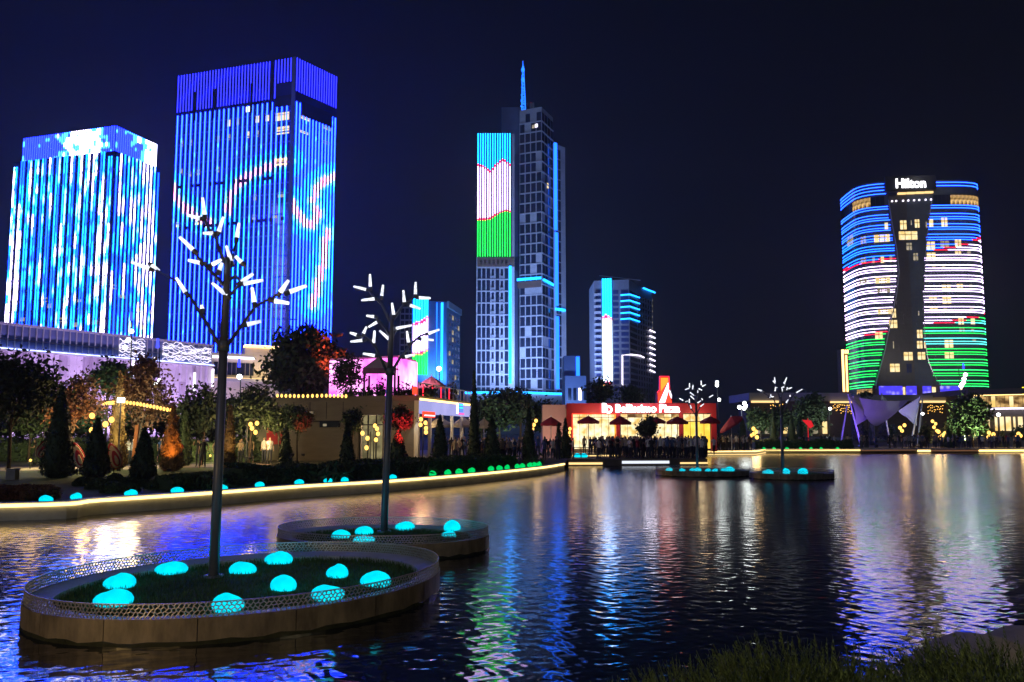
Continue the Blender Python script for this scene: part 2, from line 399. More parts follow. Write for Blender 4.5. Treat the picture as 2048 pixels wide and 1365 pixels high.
# ------------------------------------------------------------------ the setting: lake, ground, kerbs, pier
G = 0.45
WAVE_SLOPE = 0.0095
def smooth_line(pts, n=6):
    out = []
    P = [Vector(p).to_2d() for p in pts]
    for i in range(len(P) - 1):
        a = P[max(i - 1, 0)]; b = P[i]; c = P[i + 1]; d = P[min(i + 2, len(P) - 1)]
        for k in range(n):
            t = k/n
            out.append(.5*((2*b) + (c - a)*t + (2*a - 5*b + 4*c - d)*t*t + (3*b - a - 3*c + d)*t**3))
    out.append(P[-1]); return out
left_px = [(0, 1011), (200, 1000), (430, 985), (600, 972.5), (780, 962), (950, 948.5), (1080, 935.5), (1128, 928)]
LS = smooth_line([(-44, 16.5), (-30, 19.6)] + [gnd(u, v, G).to_2d() for u, v in left_px])
PF = [gnd(1136, 920, G).to_2d(), gnd(1412, 919, G).to_2d()]
FS = [gnd(1412, 903, G).to_2d(), gnd(1512, 902.5, G).to_2d(), gnd(1530, 899.5, G).to_2d(), gnd(1720, 899.5, G).to_2d(), gnd(1830, 898.5, G).to_2d(), gnd(2060, 898, G).to_2d()]
NB = [Vector(p) for p in [(78, 86), (96, 70), (96, 30), (60, 12), (24, 8.2), (14, 7.2), (8, 6.3), (5, 5.9), (3, 5.5), (1.2, 5.0), (-1, 4.4), (-6, 4.0), (-38, 4.0), (-46, 9)]]
LAKE = LS + PF + FS + NB
def sheet(name, outer, hole, z, m):
    loops = [[Vector((p[0], p[1], 0)) for p in outer]] + ([[Vector((p[0], p[1], 0)) for p in hole]] if hole else [])
    tris = tessellate_polygon(loops); allp = [p for l in loops for p in l]
    mb = MB(); mb.add([(p.x, p.y, z) for p in allp], [t for t in tris])
    o = structure(name, mb, m)
    bm = bmesh.new(); bm.from_mesh(o.data); bmesh.ops.recalc_face_normals(bm, faces=bm.faces)
    if bm.faces and sum(f.normal.z for f in bm.faces) < 0: bmesh.ops.reverse_faces(bm, faces=bm.faces)
    bm.to_mesh(o.data); bm.free(); return o
sheet('ground', [(-545, -65), (545, -65), (545, 724), (-545, 724)], LAKE, G, M_ground)
WR = np.random.default_rng(11)
WAVES = []
for k in range(56):
    lam = .075*(.46/.075)**(k/55)*WR.uniform(.9, 1.1); th = PI/2 + WR.normal(0, .65)
    WAVES.append((lam, 2*PI/lam*math.cos(th), 2*PI/lam*math.sin(th), WR.uniform(0, 2*PI), WAVE_SLOPE*lam/(2*PI)))
def water_patch(x0, x1, y0, y1, res):
    nx, ny = int((x1 - x0)/res) + 1, int((y1 - y0)/res) + 1
    X, Y = np.meshgrid(np.linspace(x0, x1, nx), np.linspace(y0, y1, ny)); Z = np.zeros_like(X)
    gust = .8 + .35*np.sin(X*.21 + 1.3*np.sin(Y*.11)) * np.sin(Y*.17 + 1.1*np.sin(X*.13 + 2)) + .15*np.sin(X*.55 + Y*.4)
    gust = np.clip(gust, .45, 1.2)
    for lam, kx, ky, ph, a in WAVES:
        if lam > 3.2*res: Z += a*np.sin(kx*X + ky*Y + ph + .5*np.sin(.35*X + ph*3) + .5*np.sin(.3*Y + ph*5))
    Z *= gust
    idx = np.arange(nx*ny).reshape(ny, nx); Q = np.stack([idx[:-1, :-1], idx[:-1, 1:], idx[1:, 1:], idx[1:, :-1]], -1).reshape(-1, 4)
    return np.stack([X, Y, Z], -1).reshape(-1, 3), Q
pv, pf, nb_ = [], [], 0
for q in ((-15, 13, 3.5, 16, .027), (-27, 29, 16, 32, .06), (-60, 110, 32, 100, .24), (-60, -27, 3.5, 32, .3), (-27, -15, 3.5, 16, .15), (13, 29, 3.5, 16, .15), (29, 110, 3.5, 32, .3)):
    v_, f_ = water_patch(*q); pv.append(v_); pf.append(f_ + nb_); nb_ += len(v_)
pv = np.concatenate(pv).astype(np.float32); pf = np.concatenate(pf).astype(np.int32)
me = bpy.data.meshes.new('water'); me.vertices.add(len(pv)); me.vertices.foreach_set('co', pv.ravel()); me.loops.add(pf.size); me.loops.foreach_set('vertex_index', pf.ravel())
me.polygons.add(len(pf)); me.polygons.foreach_set('loop_start', np.arange(0, pf.size, 4, dtype=np.int32)); me.polygons.foreach_set('use_smooth', np.ones(len(pf), dtype=bool)); me.update(calc_edges=True); me.materials.append(M_water)
wo = link('water', me); wo['kind'] = 'structure'; print('WATER', len(pf))
mb = MB(); mb.add([(-60, -2, -1.2), (110, -2, -1.2), (110, 100, -1.2), (-60, 100, -1.2)], [(0, 1, 2, 3)]); structure('lake_bed', mb, M_dark)
lakeC = Vector((12, 40))
def edge_run(line, z0, z1, off0, off1):
    """a strip with thickness following the shoreline; positive offsets lie landwards."""
    mb = MB(); n = len(line); prof = []
    for i, p in enumerate(line):
        d = (line[min(i + 1, n - 1)] - line[max(i - 1, 0)]).normalized(); nn = Vector((-d.y, d.x))
        prof.append((p + nn*off0, p + nn*off1))
    vs = []
    for a, b in prof: vs += [(a.x, a.y, z0), (a.x, a.y, z1), (b.x, b.y, z1), (b.x, b.y, z0)]
    fs = []
    for i in range(n - 1):
        a = i*4
        fs += [(a + k, a + (k + 1) % 4, a + 4 + (k + 1) % 4, a + 4 + k) for k in range(4)]
    fs += [(0, 1, 2, 3), tuple(4*(n - 1) + k for k in (3, 2, 1, 0))]
    mb.add(vs, fs); return mb
def seg(line, i0, i1): return line[i0:i1 + 1]
kerb = structure('kerb', edge_run(LS, -1.2, G + .06, -.02, .38), M_kerb)
structure('kerb_light', edge_run(LS, G - .06, G + .03, -.075, -.022), E_warmled, kerb)
kerb2 = structure('kerb', edge_run(FS[2:], -1.2, G + .05, -.02, .45), M_kerb)
structure('kerb_light', edge_run([FS[2], FS[3]], G - .12, G + .02, -.09, -.022), E_warmled, kerb2)
structure('kerb_light', edge_run([FS[4] + (FS[5] - FS[4])*.02, FS[4] + (FS[5] - FS[4])*.13], G - .3, G - .12, -.09, -.022), E_warmled, kerb2)
structure('kerb_light', edge_run([FS[4] + (FS[5] - FS[4])*.55, FS[5]], G - .3, G - .12, -.09, -.022), E_warmled, kerb2)
structure('kerb_light', edge_run([FS[3] + (FS[4] - FS[3])*.03, FS[4]], G - .16, G - .04, -.09, -.022), emit('added_amber_glow', (.30, .14, .07), .45), kerb2)  # glow added for the brown-lit kerb face, no real LED strip
structure('kerb_light', edge_run([FS[4] + (FS[5] - FS[4])*.14, FS[4] + (FS[5] - FS[4])*.54], G - .26, G - .14, -.09, -.022), MATS['added_amber_glow'], kerb2)  # same added glow farther along the kerb face
deck = structure('pier', edge_run(PF, -1.2, G + .04, -.3, 16), M_deck)
structure('pier_light', edge_run([PF[0], PF[0] + (PF[1] - PF[0])*.24], .10, .26, -.36, -.302), E_warmsoft, deck)
structure('pier_light', edge_run([PF[0] + (PF[1] - PF[0])*.38, PF[0] + (PF[1] - PF[0])*.72], .16, .36, -.36, -.302), emit('pier_white_led', (.8, .85, 1.0), .9), deck)
structure('pier_light', edge_run([PF[0] + (PF[1] - PF[0])*.80, PF[1]], .12, .24, -.36, -.302), E_warmsoft, deck)
k3 = structure('kerb', edge_run(FS[:3], -1.2, G + .05, -.02, .45), M_kerb)
structure('kerb_light', edge_run(FS[:3], G - .08, G + .03, -.09, -.022), E_warmled, k3)
structure('kerb_light', edge_run(FS[:3], .06, .15, -.09, -.022), E_warmsoft, k3)
structure('bank_edge', edge_run(NB, -1.2, G + .03, -.02, .3), M_kerb)
sheet('path', [(-70, 36.5), (-34, 38.5), (-22, 41.5), (-15, 47), (-17, 50), (-26, 45), (-70, 43)], None, G + .008, M_pave)
sheet('lawn', [p for p in [(-70, 25), (-30, 23.2)]] + [(p.x - .6, p.y + 3.0) for p in LS[14:46]] + [(-4, 48), (-14, 46.4), (-21.5, 41), (-34, 38), (-70, 36)], None, G + .004, M_lawn)
sheet('promenade', [(PF[0].x - 9, PF[0].y + 1.5), (PF[0].x - 1, PF[0].y + 3), (PF[0].x, PF[0].y + 16), (PF[1].x, PF[1].y + 16), (FS[1].x, FS[1].y + 2), (FS[5].x + 20, FS[5].y + 2), (FS[5].x + 20, FS[5].y + 12), (30, 96), (-8, 90), (-16, 62)], None, G + .012, M_pave)

# ------------------------------------------------------------------ helper for box towers
def body(face_list_poly, z0, z1, parent, m, name='wall'):
    mb = MB(); mb.prism([(p.x, p.y) for p in face_list_poly], z0, z1); return part(name, mb, m, parent)

# ------------------------------------------------------------------ the white-and-cyan LED tower block (far left)
def led1_col(i, v, u, crown):
    if crown:
        w = max(math.exp(-((u - 172)/48)**2), math.exp(-((u - 300)/28)**2)); w2 = math.exp(-((u - 232)/22)**2)
        q = vnoise(i*.55, v*.11) + w*.75 - w2*.15
        if q > .95: return (1.1, 1.0, 1.4)
        if q > .70: return (.05, .3, 1.7)
        return (.02, .04, 1.8)
    base = vnoise(i*.9 + 3, v*.012 + i*.37); q = .62*base + .45*vnoise(i*1.7, v*.05)
    edge = (math.exp(-((u - 20)/16)**2)*.24 + math.exp(-((u - 206)/16)**2)*max(0, (v - 460)/500) + math.exp(-((u - 190)/28)**2)*max(0, (420 - v)/420) + math.exp(-((u - 290)/14)**2)*.28)
    q += edge
    if q > .75: return (1.2, 1.0, 1.6)
    if q > .66: return (.2, .6, 1.6)
    if q > .45: return (.012, .26, 1.6)
    return (.01, .085, 2.4)
ZT = 85
P0, PL, PR = gnd(232, 252, ZT), gnd(47, 278, ZT), gnd(314, 290, ZT)
t1 = thing('led_tower', 'wide tower block striped with white and cyan vertical lights, leftmost of the skyline', 'building', (P0.x, P0.y, G))
def offs(P, C0, k): return C0 + (P - C0)*k
back = PL + PR - P0
cen = (P0 + PL + PR + back)/4
zc = Zat(300, P0.y + 0) if False else at(232, 302, P0.y).z
body([P0, PR, back, PL], zc - 2, ZT, t1, M_blueblock, 'crown_wall')
Q0, QL, QR, QB = [offs(p, cen, k) for p, k in ((P0, 1.01), (PL, 1.13), (PR, 1.06), (back, 1.0))]
body([Q0, QR, QB, QL], G, zc, t1, M_glassb, 'wall')
for (A, B, n) in ((PL, P0, 40), (P0, PR, 20)):
    f = Face(A, B)
    for i in range(n):
        x = (i + .5)/n*f.L
        pts = [f.pt(x, zc + (ZT - zc)*k/10, 0) for k in range(11)]
        led_ribbon('crown_light', pts, f.n3, f.d3*.17, .2, lambda p, i=i: led1_col(i, proj(p)[1], proj(p)[0], True), t1)
for (A, B, n, pair) in ((QL, Q0, 14, 1), (Q0, QR, 12, 0)):
    f = Face(A, B)
    for i in range(n):
        for s in ((-.17, .17) if pair else (0,)):
            x = (i + .35 + s)/n*f.L + .3
            zt = zc if 0 < i < n - 1 else zc - 1.5
            pts = [f.pt(x, G + 18 + (zt - G - 18)*k/54, 0) for k in range(55)]
            led_ribbon('light_strip', pts, f.n3, f.d3*.15, .2, lambda p, i=i, pair=pair, s=s: led1_col(i*2 + (1 if s > 0 else 0) + (0 if pair else 60), proj(p)[1], proj(p)[0], False), t1)
    mb = MB()
    for k in range(20): f.slab(mb, 0, f.L, G + 20 + k*2.9, G + 20.5 + k*2.9, 0, .12)
    part('floor_bands', mb, M_blueblock, t1, kind='stuff')
f = Face(QL, Q0)
for (u, v) in [(75, 565), (160, 600), (100, 612), (122, 640), (150, 650), (60, 655), (90, 600), (190, 645), (45, 640)]:
    x, z = f.hit(u, v); window(f, x - .8, x + .8, z - .6, z + .6, t1, E_wind)
f = Face(Q0, QR)
for (u, v) in [(228, 574), (280, 622), (302, 625), (245, 595), (285, 655), (262, 650)]:
    x, z = f.hit(u, v); window(f, x - .8, x + .8, z - .6, z + .6, t1, E_wind)

# ------------------------------------------------------------------ the tall blue LED tower
SW = [([(345, 372), (352, 395), (372, 418), (395, 435), (420, 447)], 0), ([(578, 322), (540, 333), (505, 348), (478, 368), (462, 392), (456, 422)], 0),
      ([(456, 422), (470, 432), (482, 470), (478, 540), (470, 600)], 1), ([(668, 355), (645, 364), (632, 380), (627, 400)], 0),
      ([(582, 405), (592, 425), (608, 446), (624, 450), (636, 430), (632, 412)], 0), ([(654, 462), (648, 520), (634, 575), (626, 610)], 0)]
def pdist(u, v, pl):
    best = 1e9; below = 0
    for (a, b), (c, d) in zip(pl, pl[1:]):
        L = (c - a)**2 + (d - b)**2; t = max(0, min(1, ((u - a)*(c - a) + (v - b)*(d - b))/L))
        q = math.hypot(u - a - t*(c - a), v - b - t*(d - b))
        if q < best: best = q
    return best
def led2_col(p, crown=False):
    u, v = proj(p)
    if crown: return (.022, .024, 1.0)
    c = (.035, .13, 3.4)
    for pl, kind in SW:
        q = pdist(u, v, pl)
        if kind == 0 and q < 6.5: return (1.2, .42, .75)
        if kind == 0 and q < 13: return (.10, .6, 1.2)
        if q < (30 if kind == 0 else 16): c = (.02, .26, 2.2)
    if hash2(round(u), round(v/7)) > .975: c = (.05, .3, 2.2)
    return c
ZT = 122
P0, PL, PR = gnd(592, 115, ZT), gnd(355, 153, ZT), gnd(675, 155, ZT)
back = PL + PR - P0
t2 = thing('led_tower', 'tallest blue tower striped with fine vertical lights and a cyan swirl', 'building', (P0.x, P0.y, G))
body([P0, PR, back, PL], G, ZT, t2, M_glassb, 'wall')
fl, fr = Face(PL, P0), Face(P0, PR)
for f, n, n2, uu in ((fl, 25, 40, 0), (fr, 13, 17, 1)):
    zl = f.hit(*((400, 224) if not uu else (640, 212)))[1]
    for i in range(n2):
        x = (i + .5)/n2*f.L; zz = zl
        if uu == 0:
            zz = f.hit(500, 205)[1]
        if any(abs((i + .5)/n2 - q) < .005 for q in ((.17, .33, .65, .81) if uu == 0 else ())): continue
        if uu == 0 and abs(i/n2 - .90) < .07: zz += 5.0
        if uu == 1: zz += 1.5
        pts = [f.pt(x, zz + (ZT - zz)*k/6) for k in range(7)]
        led_ribbon('crown_light', pts, f.n3, f.d3*.13, .15, lambda p: led2_col(p, True), t2)
    for i in range(n):
        x = (i + .5)/n*f.L
        zz = f.hit(500, 212)[1] if uu == 0 else zl - 2
        pts = [f.pt(x, G + 20 + (zz - G - 20)*k/80) for k in range(81)]
        led_ribbon('light_strip', pts, f.n3, f.d3*.14, .28, led2_col, t2)
    mb = MB()
    for k in range(26): f.slab(mb, 0, f.L, G + 20 + k*3.35, G + 20.45 + k*3.35, 0, .12)
    part('floor_bands', mb, M_blueblock, t2, kind='stuff')
for q in (.17, .33, .65, .81):
    mb = MB(); x = q*fl.L; zz = fl.hit(500, 228)[1]; fl.slab(mb, x - .5, x + .5, zz, ZT - 6.5, 0, .35); part('dark_notch', mb, M_dark, t2)
mb = MB(); fl.slab_px(mb, 552, 195, 584, 216, 0, .5); part('plant_louvre', mb, M_dark, t2)
mb = MB(); fr.slab_px(mb, 604, 204, 664, 232, 0, .4); part('plant_louvre', mb, M_dark, t2)
mb = MB(); x = fl.L; fl.slab(mb, x - 1.0, x + .25, G, ZT, 0, .5); part('corner_post', mb, M_blueblock, t2)
for (u, v, w, h, k) in [(565, 232, 26, 15, 1), (566, 261, 24, 12, 1), (535, 237, 6, 11, 1), (515, 239, 6, 13, 1), (497, 219, 9, 9, 2), (458, 246, 5, 14, 1), (476, 244, 4, 12, 0), (496, 270, 5, 12, 1),
        (515, 268, 5, 12, 0), (458, 275, 5, 11, 0), (437, 278, 4, 11, 0), (364, 288, 4, 11, 0), (382, 286, 4, 11, 0), (563, 324, 22, 11, 1), (397, 345, 6, 10, 0), (380, 349, 5, 9, 0), (436, 340, 5, 10, 0), (453, 400, 5, 12, 0), (510, 395, 5, 12, 0), (508, 435, 6, 10, 0), (550, 432, 8, 9, 0), (562, 390, 12, 9, 0), (363, 343, 4, 9, 0), (355, 450, 5, 9, 1), (394, 446, 7, 8, 1)]:
    a, z1 = fl.hit(u - w/2, v - h/2); b, z0 = fl.hit(u + w/2, v + h/2)
    window(fl, a, b, z0, z1, t2, (E_wind, E_win, E_whiteled)[k], bars=2 if w > 15 else 0)
for (u, v, w, h, k) in [(611, 238, 18, 13, 1), (608, 266, 16, 12, 1), (654, 257, 14, 12, 0), (653, 286, 13, 10, 0)]:
    a, z1 = fr.hit(u - w/2, v - h/2); b, z0 = fr.hit(u + w/2, v + h/2); window(fr, a, b, z0, z1, t2, (E_wind, E_win)[k], bars=2)
for u in range(362, 575, 12):   # dark open ventilation hatches in two storeys
    for v0 in (372, 455):
        if hash2(u, v0) > .35:
            a, z1 = fl.hit(u, v0 - (u - 362)*.10); window(fl, a - .55, a + .55, z1 - 1.1, z1, t2, M_dark, off=.3, name='vent_hatch')
mb = MB()
for k in range(9): p = fl.pt(fl.L*(.30 + .05*k), ZT, -5 - .5*k); mb.box((p.x, p.y, ZT + 1.6), 2.4, .5, .5, fl.rot); mb.box((p.x, p.y, ZT + .7), .3, .3, 1.5)
part('roof_gantry', mb, M_dark, t2)

# ------------------------------------------------------------------ shopping mall podium
ZM = 23.0
A, B = gnd(-60, 638, ZM), gnd(425, 690, ZM)
f = Face(A, B); t3 = thing('shopping_mall', 'long low mall with glazed upper band and lilac lower wall below the blue towers', 'building', (A.x, A.y, G))
bk = [A, B, B + Vector((-10, 26, 0)), A + Vector((-10, 26, 0))]
body(bk, G, ZM - .4, t3, M_lilac, 'wall')
zmid = f.hit(0, 697)[1]; zmid = min(zmid, ZM - 5); n = 40
for i in range(n):
    a, b = f.L*i/n, f.L*(i + 1)/n
    window(f, a + .12, b - .12, zmid + .5, ZM - 3.2, t3, M_mallglass, 0, .25, name='glass_panel')
    window(f, a + .12, b - .12, ZM - 3.0, ZM - .5, t3, M_mallglass, 0, .25, name='glass_panel')
    mb = MB(); f.slab(mb, a - .07, a + .07, zmid, ZM, 0, .4); part('mullion', mb, M_frame, t3)
mb = MB(); f.slab(mb, 0, f.L, ZM - .4, ZM, -.3, .8); part('parapet', mb, M_frame, t3)
mb = MB(); f.slab(mb, 0, f.L, zmid - .3, zmid - .05, 0, 1.3); part('ledge', mb, M_frame, t3)
mb = MB(); f.slab(mb, 0, f.L, zmid - .045, zmid + .12, .75, .25); part('wash_light', mb, E_wash, t3)
r2 = random.Random(3); x = 0
while x < f.L:      # folded lilac cladding in two tiers, ribs of uneven width
    w = r2.uniform(.9, 1.7); d = r2.uniform(.12, .5)
    for (z0, z1) in ((zmid - 4.2, zmid - .35), (zmid - 13, zmid - 4.25)):
        s = .5*w*r2.uniform(.25, .6); q = [f.pt(x, z0), f.pt(x + w, z0), f.pt(x + w, z1), f.pt(x, z1)]
        m = [f.pt(x + s + r2.uniform(-.25, .25), z0, d), f.pt(x + s, z1, d)]
        mb = MB(); mb.add([q[0], q[1], q[2], q[3], m[0], m[1]], [(0, 4, 5, 3), (4, 1, 2, 5), (0, 1, 4), (3, 5, 2)]); part('cladding_panel', mb, M_lilac if r2.random() < .55 else M_mauve, t3)
    x += w
def net(u0, u1, v0, v1, name, nrow, seed):
    r3 = random.Random(seed); a = f.hit(u0, 700)[0]; b = f.hit(u1, 700)[0]
    for k in range(nrow):
        ph = r3.uniform(0, 6); am = r3.uniform(.15, .45); fr_ = r3.uniform(.5, .9)
        pts = []
        for j in range(46):
            xx = a + (b - a)*j/45; zz = ZM - .9 - (ZM - zmid - 1.4)*(k + .5)/nrow + am*math.sin(xx*fr_ + ph) + am*.6*math.sin(xx*fr_*3.7 + ph*2) + .12*math.sin(xx*5.1 + ph)
            pts.append(f.pt(xx, zz, .62))
        mb = MB(); mb.tube(pts, .036, 4); part('wavy_light', mb, E_whiteled, t3)
net(235, 287, 0, 0, 'net', 12, 1); net(322, 420, 0, 0, 'net', 14, 2)
for u, v in ((263, 738), (304, 735), (385, 765), (422, 757), (528, 780)):
    if u < 425:
        a, z = f.hit(u, v); mb = MB(); f.slab(mb, a - .22, a + .22, z - 2.0, z + 2.2, .55, .3); part('wall_light', mb, E_white if False else E_whiteled, t3)
for k in range(7):  # unseen ground floodlights, assumed from the lilac light on the mall wall
    a = f.L*(.08 + .135*k); p = f.pt(a, G + .6, 9); q = f.pt(a, 13, 0)
    fx = thing('floodlight', ('leftmost', 'second', 'third', 'fourth', 'fifth', 'sixth', 'rightmost')[k] + ' assumed lilac floodlight from the left washing the mall wall', 'floodlight', (p.x, p.y, G), 'assumed floodlights along the mall')
    mb = MB(); mb.box((p.x, p.y, G + .3), .5, .3, .5); part('housing', mb, M_dark, fx)
    lamp(fx, 'SPOT', p + f.n3*-.6 + Vector((0, 0, .2)), 7000, (.72, .50, 1.0), .3, q, 120)
# cream end of the mall with its terrace
A2, B2 = gnd(425, 705, 21.5), gnd(560, 712, 21.5)
f2 = Face(A2, B2); t3b = thing('mall_terrace', 'cream lit end block with warm cornice at the foot of the tallest blue tower', 'building', (A2.x, A2.y, G))
body([A2, B2, B2 + Vector((0, 14, 0)), A2 + Vector((0, 14, 0))], G, 21.5, t3b, M_cream, 'wall')
mb = MB(); f2.slab(mb, 7.5, f2.L, 23.2, 23.8, -2, 2.6); part('cornice_light', mb, E_warmled, t3b)
mb = MB(); f2.slab(mb, 7.5, f2.L, 21.5, 23.19, -3, 3.0); part('attic_wall', mb, M_cream, t3b)
for k in range(9):
    window(f2, .4 + k*1.05, 1.3 + k*1.05, 16.2, 19.2, t3b, M_glass, 0, .2, name='glass_panel')
mb = MB(); f2.slab(mb, 0, f2.L, 14.6, 15.3, 0, 1.4); part('balcony', mb, M_frame, t3b)
mb = MB(); f2.slab(mb, 0, 9.8, 20.2, 20.7, 0, .5); part('band_light', mb, E_whiteled, t3b)
mb = MB(); f2.slab(mb, 0, f2.L, 15.31, 15.5, 1.0, .2); part('balcony_light', mb, E_warmsoft, t3b)
p = f2.pt(f2.L*.75, 4, 8); lamp(t3b, 'POINT', p, 2500, (.85, .65, 1), .4)
p = f2.pt(f2.L*.7, 17.5, 4); lamp(t3b, 'POINT', p, 700, (1, .72, .35), .4)

# ------------------------------------------------------------------ the central skyscraper
def flag_col(v1, v2, cyan=(.012, .40, 1.2), white=(.8, .55, 1.1), green=(.014, .52, .055), w=3.5):
    def f_(p):
        u, v = proj(p); a = lerp_curve(v1, u); b = lerp_curve(v2, u)
        if abs(v - a) < w or abs(v - b) < w: return (.8, .012, .06)
        return cyan if v < a else white if v < b else green
    return f_
YT = 490.0
t4 = thing('skyscraper', 'tallest central skyscraper with a flag-coloured light panel and a blue mast', 'building', (Xat(1040, YT), YT, G))
def twr(u0, u1, vtop, Y, depth, m, name, skew=0.0, z0=G):
    a, b = at(u0, vtop, Y), at(u1, vtop, Y + skew); z = a.z
    poly = [a, b, b + Vector((0, depth, 0)), a + Vector((0, depth, 0))]
    body(poly, z0, z, t4, m, name); return Face(a, b), z
# block A, the flag slab
fa, za = twr(954, 1029, 268, YT, 22, M_frame, 'wall')
cf = flag_col([(955, 331), (968, 334), (980, 345), (993, 330), (1006, 320), (1022, 332)], [(955, 440), (980, 438), (1000, 425), (1012, 421), (1022, 424)], w=2.2)
zb = fa.hit(985, 514)[1]
mb = MB(); fa.slab(mb, 0, fa.L*.92, zb, za - .3, 0, .4); part('display_back', mb, M_dark, t4)
for i in range(14):
    x = (i + .5)/14*fa.L*.91
    led_ribbon('light_strip', [fa.pt(x, zb + (za - zb)*k/150, .41) for k in range(151)], fa.n3, fa.d3*.30, .4, cf, t4)
mb = MB(); fa.slab_px(mb, 955, 516, 1029, 534, 0, .5); part('brown_band', mb, M_brown, t4)
for k in range(7): a, z = fa.hit(960 + k*8.4, 518); window(fa, a, a + 1.5, z - 4.0, z - .6, t4, M_glass, .3, .4)
zl = fa.hit(985, 536)[1]
for r in range(13):
    z1 = zl - (zl - 8)*r/13; z0 = zl - (zl - 8)*(r + 1)/13
    mb = MB(); fa.slab(mb, 0, fa.L*.86, z0 - .35, z0 + .35, 0, .5); part('floor_band', mb, M_frame, t4)
    for c in range(7):
        x0 = .8 + c*fa.L*.83/7
        if c in (3, 5):
            window(fa, x0 + .4, x0 + 1.9, z0 + .9, z1 - 1.0, t4, M_glass, 0, .25)
            mb = MB(); fa.slab(mb, x0 + .1, x0 + 2.2, z0 + 1.0, z0 + 2.4, .3, .9); part('balcony', mb, M_panel, t4)
        else: window(fa, x0, x0 + 2.35, z0 + .5, z1 - .5, t4, M_glass, 0, .25)
mb = MB(); fa.slab_px(mb, 1018, 533, 1023, 768, .5, .8); part('light_line', mb, E_cyan, t4)
# block B, the highest, corner towards the lake
c0 = at(1083, 214, YT + 6); zbt = c0.z
bl, br = gnd(1036, 224, zbt), gnd(1109, 236, zbt)
bl = Vector((c0.x - 15.2, c0.y + 6, zbt)); br = Vector((Xat(1109, YT + 24), YT + 24, zbt))
body([bl, c0, br, bl + br - c0], G, zbt, t4, M_frame, 'wall')
fb, fc = Face(bl, c0), Face(c0, br)
for f, ncol in ((fb, 4), (fc, 4)):
    R = 30
    for r in range(R):
        z1 = zbt - 3 - (zbt - 12)*r/R; z0 = zbt - 3 - (zbt - 12)*(r + 1)/R
        mb = MB(); f.slab(mb, 0, f.L, z0 - .4, z0 + .4, 0, .5); part('floor_band', mb, M_frame, t4)
        for c in range(ncol):
            if ncol == 4 and hash2(r, c + 9*(f is fc)) < .12: continue
            w = f.L/ncol; sh = .25*w*(hash2(r//2, 3) - .5)
            window(f, c*w + .45 + sh*.3, (c + 1)*w - .35 + sh*.3, z0 + .6, z1 - .5, t4, M_glass, 0, .25)
mb = MB(); fb.slab_px(mb, 1035, 558, 1083, 563, .6, .6); part('light_line', mb, E_cyan, t4)
mb = MB(); fb.slab_px(mb, 1035, 565, 1083, 578, .2, .6); part('brown_band', mb, M_brown, t4)
a = fc.hit(1085, 560); b = fc.hit(1109, 573)
mb = MB(); mb.tube([fc.pt(a[0], a[1], .9), fc.pt(b[0], b[1], .9)], .9, 5); part('light_line', mb, E_cyan, t4)
for (u, v, k) in ((1073, 252, 1), (1067, 254, 0)):
    x, z = fb.hit(u, v); window(fb, x - 1, x + 1, z - 1.2, z + 1.2, t4, (E_wind, E_whiteled)[k], .3)
x, z = fc.hit(1095, 372); window(fc, x - 1.2, x + 1.2, z - 1.8, z + 1.8, t4, E_win, .3)
# block C, behind on the right
ca, cb = at(1106, 287, YT + 20), at(1130, 287, YT + 28); zct = ca.z
body([ca, cb, cb + Vector((0, 15, 0)), ca + Vector((0, 15, 0))], G, zct, t4, M_frame, 'wall')
fd = Face(ca, cb)
for r in range(26):
    z1 = zct - 3 - (zct - 12)*r/26; z0 = zct - 3 - (zct - 12)*(r + 1)/26
    for c in range(2): window(fd, 2.6 + c*2.6, 4.7 + c*2.6, z0 + .5, z1 - .5, t4, M_glass, 0, .25)
for (u0, v0, u1, v1) in ((1107, 286, 1112, 460), (1109, 465, 1114, 612), (1111, 633, 1116, 778)):
    mb = MB(); fd.slab_px(mb, u0, v0, u1, v1, .3, .8); part('light_line', mb, E_cyanb if u0 < 1110 else E_cyanb, t4)
mb = MB(); fd.slab_px(mb, 1110, 616, 1129, 621, .3, .8); part('light_line', mb, E_cyan, t4)
# block D, the core with the mast
da, db = at(1003, 215, YT + 26), at(1042, 215, YT + 26); zd = da.z
body([da, db, db + Vector((0, 12, 0)), da + Vector((0, 12, 0))], G, zd, t4, M_blueblock, 'core_wall')
mp = at(1046, 215, YT + 32); mt = at(1046, 122, YT + 32)
mb = MB()
for k in range(3):
    a = 2*PI*k/3; mb.tube([(mp.x + 2.0*math.cos(a), mp.y + 2.0*math.sin(a), zd - 4), (mp.x + .5*math.cos(a), mp.y + .5*math.sin(a), mt.z - 4)], [.35, .2], 4)
for k in range(14):
    q = k/14; z = zd + q*(mt.z - 4 - zd); r = 2.0 - 1.5*q; p = [(mp.x + r*math.cos(2*PI*j/3 + k), mp.y + r*math.sin(2*PI*j/3 + k), z + (j % 2)*1.2) for j in range(4)]
    mb.tube(p, .3, 4)
mb.tube([(mp.x, mp.y, mt.z - 8), (mp.x, mp.y, mt.z)], [.5, .15], 5)
part('mast', mb, E_cyanb, t4)
for v in (140, 160): p = at(1046, v, YT + 32); mb = MB(); mb.ball(p, 1.3, 1.3, 1.6); part('mast_light', mb, E_cyanb, t4)
p = at(1064, 213, YT + 15); mb = MB(); mb.box(p, 3, 3, 4); part('roof_hut', mb, M_panel, t4)
mb = MB(); mb.box(at(1062, 207, YT + 15), .8, .8, .8); part('aviation_light', mb, E_redled, t4)
